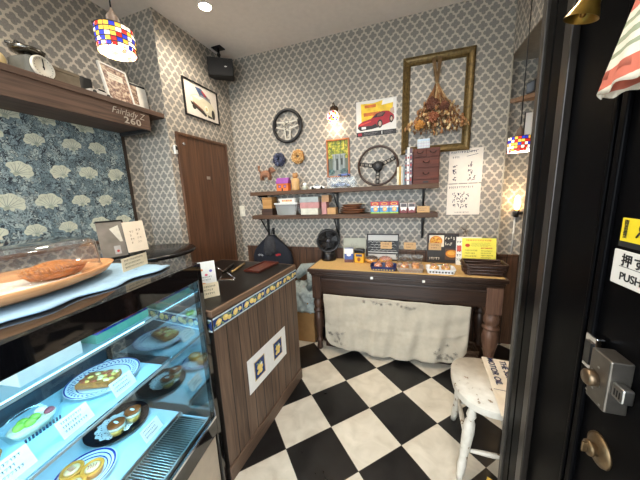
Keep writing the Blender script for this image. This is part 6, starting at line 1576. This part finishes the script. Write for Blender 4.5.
for i, j, z in ((0, 1, .16), (2, 3, .16), (0, 2, .20), (1, 3, .20)):
    bm = new(); a, b_ = Vector(legpt(i, z)), Vector(legpt(j, z)); m = (a + b_) / 2; tube(bm, [a, m, b_], [.009, .013, .009], 10); obj('stretcher', bm, PAINT, st)
# paper sack: local x runs along the writing (towards the viewer), local y to the right
bg_ = thing('paper_sack', 'cream paper sack with navy lettering lying on the white stool', 'bag', (.530, 1.375, .4505), (0, 0, -PI / 2 - .06))
SACK = M('sack_paper', (220, 206, 184), .75, var=.08, scale=14, bump=.3)
bm = new(); box(bm, (-.215, -.105, 0), (.225, .105, .012), 0, .004)
bmesh.ops.subdivide_edges(bm, edges=bm.edges[:], cuts=4, use_grid_fill=True)
for v in bm.verts:
    if v.co.z > .006: v.co.z += .004 * math.sin(v.co.x * 30) * math.cos(v.co.y * 24)
obj('sack_body', bm, SACK, bg_, smooth=False)
NAVY = M('sack_navy', (34, 42, 78), .7, var=.1)
text('lettering', 'THE SUPER', .042, (-.09, -.010, .0165), NAVY, bg_, bold=.0008)
text('lettering', 'MOTOR OIL', .042, (-.09, -.068, .0165), NAVY, bg_, bold=.0008)
bm = new(); scribble(bm, .09, -.05, .19, .03, .0165, 0, 2, seed=181, h=.02, t=.004); box(bm, (.060, -.10, .0150), (.062, .10, .0162)); obj('small_print', bm, NAVY, bg_)
# little jar and yellow carton at the foot of the stool
c_ = thing('brown_jar', 'small brown jar on the floor at the very bottom edge by the stool', 'jar', (.345, 1.135, 0))
bm = new(); lathe(bm, [(0, 0), (.035, 0), (.038, .01), (.038, .055), (.028, .065), (.028, .075), (.022, .075), (.022, .06), (0, .058)], seg=28); obj('jar_body', bm, M('jar_brown', (128, 90, 66), .4, var=.15), c_)
c_ = crate('yellow_carton', 'small yellow carton on the floor at the bottom edge by the open door', 'box', 0, .06, 0, .075, .03, M('carton_yellow', (214, 176, 74), .6, var=.08)); c_.location = (.405, 1.16, 0); c_.rotation_euler = (0, 0, -.5)

# ================================================================== HANGING ON THE OPEN DOOR
bl = thing('door_bell', 'old brass hand bell hanging on the black door', 'bell', (DX - .052, .806, 1.812), (.20, .30, 0)); bl.scale = (.68, .68, .68)
bm = new(); lathe(bm, [(.047, 0), (.043, .012), (.032, .035), (.026, .062), (.018, .078), (0, .084)], seg=36, cap=False); lathe(bm, [(.047, 0), (.044, .001), (.030, .036), (.023, .062), (.015, .074), (0, .078)], seg=36, cap=False)
obj('bell_body', bm, M('bell_brass', (150, 116, 50), .3, .85, var=.3, scale=30), bl)
bm = new(); tube(bm, [(0, 0, .075), (0, 0, .018)], .002, 6); ball(bm, (0, 0, .014), .009, (1, 1, 1.2), 0, 2); obj('clapper', bm, BRASS, bl)
bm = new(); ring(bm, (0, 0, .094), .011, .003, 'X', 20, 8); obj('ring', bm, BRASS, bl)
bm = new(); tube(bm, [(DX - .02, .825, 1.93), (DX - .035, .815, 1.92), (DX - .036, .803, 1.876)], .003, 6); lathe(bm, [(0, 0), (.012, 0), (.012, .02), (0, .02)], mat=Euler((0, -PI / 2, 0)).to_matrix().to_4x4(), c=(DX, .825, 1.93)); obj('bell_hook', bm, IRON, d2)
# striped cotton cloth doll skirt
sk = thing('striped_cloth', 'red, white and green striped cotton cloth hanging on the black door', 'cloth', (DX - .05, .592, 1.612), (0, 0, 0)); sk.scale = (1, 1.06, 1.02)
def stripe_mat():
    t = NT('striped_cotton'); b = t.bsdf(.9); tc = t.n('ShaderNodeTexCoord'); sep = t.n('ShaderNodeSeparateXYZ'); t.l(tc.outputs['Object'], sep.inputs[0])
    nz = t.n('ShaderNodeTexNoise'); nz.inputs['Scale'].default_value = 120; t.l(tc.outputs['Object'], nz.inputs['Vector'])
    v = t.math('ADD', t.math('DIVIDE', sep.outputs[2], .20), t.math('MULTIPLY', nz.outputs[0], .012))
    R_, W_, G_ = rgb(198, 106, 84), rgb(226, 214, 194), rgb(150, 156, 128)
    col = t.ramp(v, [(0, W_), (.045, R_), (.19, W_), (.27, G_), (.31, W_), (.37, G_), (.42, W_), (.48, G_), (.52, W_), (.58, R_), (.80, W_), (.86, R_)], 'CONSTANT')
    t.l(col, b.inputs['Base Color']); t.bump(b, nz.outputs[0], .2); return t.m
STRIPE = stripe_mat()
def tier(z0, z1, r0, r1, n=72, folds=9):
    bm = new(); rows = 10; g = []
    for i in range(rows + 1):
        f = i / rows; z = z1 + (z0 - z1) * f; r_ = r1 + (r0 - r1) * f
        g.append([bm.verts.new(((.30 * r_) * (1 + .10 * f * math.sin(folds * 2 * PI * k / n)) * math.cos(2 * PI * k / n), r_ * (1 + .05 * f * math.sin(folds * 2 * PI * k / n)) * math.sin(2 * PI * k / n), z + .004 * f * math.sin(folds * 2 * PI * k / n))) for k in range(n)])
    for A, B in zip(g, g[1:]):
        for k in range(n): bm.faces.new((A[k], B[k], B[(k + 1) % n], A[(k + 1) % n]))
    e = bmesh.ops.extrude_face_region(bm, geom=bm.faces[:])
    for v in e['geom']:
        if isinstance(v, bmesh.types.BMVert): v.co.x *= .96; v.co.y *= .97
    return bm
obj('upper_tier', tier(.022, .20, .092, .020), STRIPE, sk, smooth=True)
bm = tier(0, .10, .100, .062); obj('lower_tier', bm, STRIPE, sk, smooth=True)
bm = new(); ball(bm, (0, 0, .21), .022, (.8, 1, .8), 0, 2, .04); tube(bm, [(0, 0, .22), (.01, 0, .27), (.048, 0, .28)], .003, 6); obj('tie', bm, M('tie_cotton', (226, 214, 194), .9), sk)

# ================================================================== THE ALCOVE
a_ = thing('corner_shelf', 'small pale wooden shelf high in the alcove by the door', 'shelf', (.98, YA, 2.150))
bm = new(); prism(bm, [(-.20, 0), (.30, 0), (.30, -.16), (-.02, -.16)], -.03, 0); obj('board', bm, wood('alcove_shelf_wood', (120, 88, 62), (156, 118, 86), 'X', .5), a_)
b_ = thing('shelf_speaker', 'dark box shaped speaker on the small alcove shelf', 'speaker', (.96, YA - .085, 2.15), (0, 0, .3))
bm = new(); box(bm, (-.09, -.05, 0), (.09, .05, .085), 0, .012); obj('cabinet', bm, BLACK, b_)
bm = new(); box(bm, (-.08, -.054, .008), (.08, -.05, .077)); obj('grille', bm, M('speaker_cloth', (0, 0, 0)), b_)
w_ = thing('bulb_sconce', 'bare glowing bulb lamp on a pale conduit in the alcove', 'lamp', (.886, YA - .012, 1.23))
bm = new(); tube(bm, [(0, .005, -.03), (0, .005, -.39)], .007, 8); obj('conduit', bm, M('conduit_grey', (196, 194, 188), .4), w_)
bm = new(); lathe(bm, [(0, -.035), (.018, -.035), (.020, .0), (.020, .025), (0, .025)], (0, -.02, 0), 20); box(bm, (0, -.03, -.015), (.045, -.012, .012), 0, .003); box(bm, (-.016, -.02, -.03), (.016, .012, .015)); obj('lamp_holder', bm, BLACK, w_)
bm = new(); lathe(bm, [(0, .025), (.014, .028), (.022, .05), (.024, .10), (.018, .14), (0, .155)], (0, -.02, 0), 20); obj('bulb', bm, glow('edison_glow', (255, 190, 110), 7), w_)
lamp('bulb_lamp', 'POINT', (.890, YA - .13, 1.36), 1.2, (1, .72, .42), .03)
th = onwall('white_notice', 'narrow white notice in the alcove at the edge of the door', 'notice', .925, 1.90, YA)
bm = new(); box(bm, (-.03, -.13, 0), (.05, .13, .012), 0, .002); obj('panel', bm, WHITE, th)
bm = new(); box(bm, (-.034, -.134, .0), (-.030, .134, .014)); obj('edge', bm, BLACK, th)
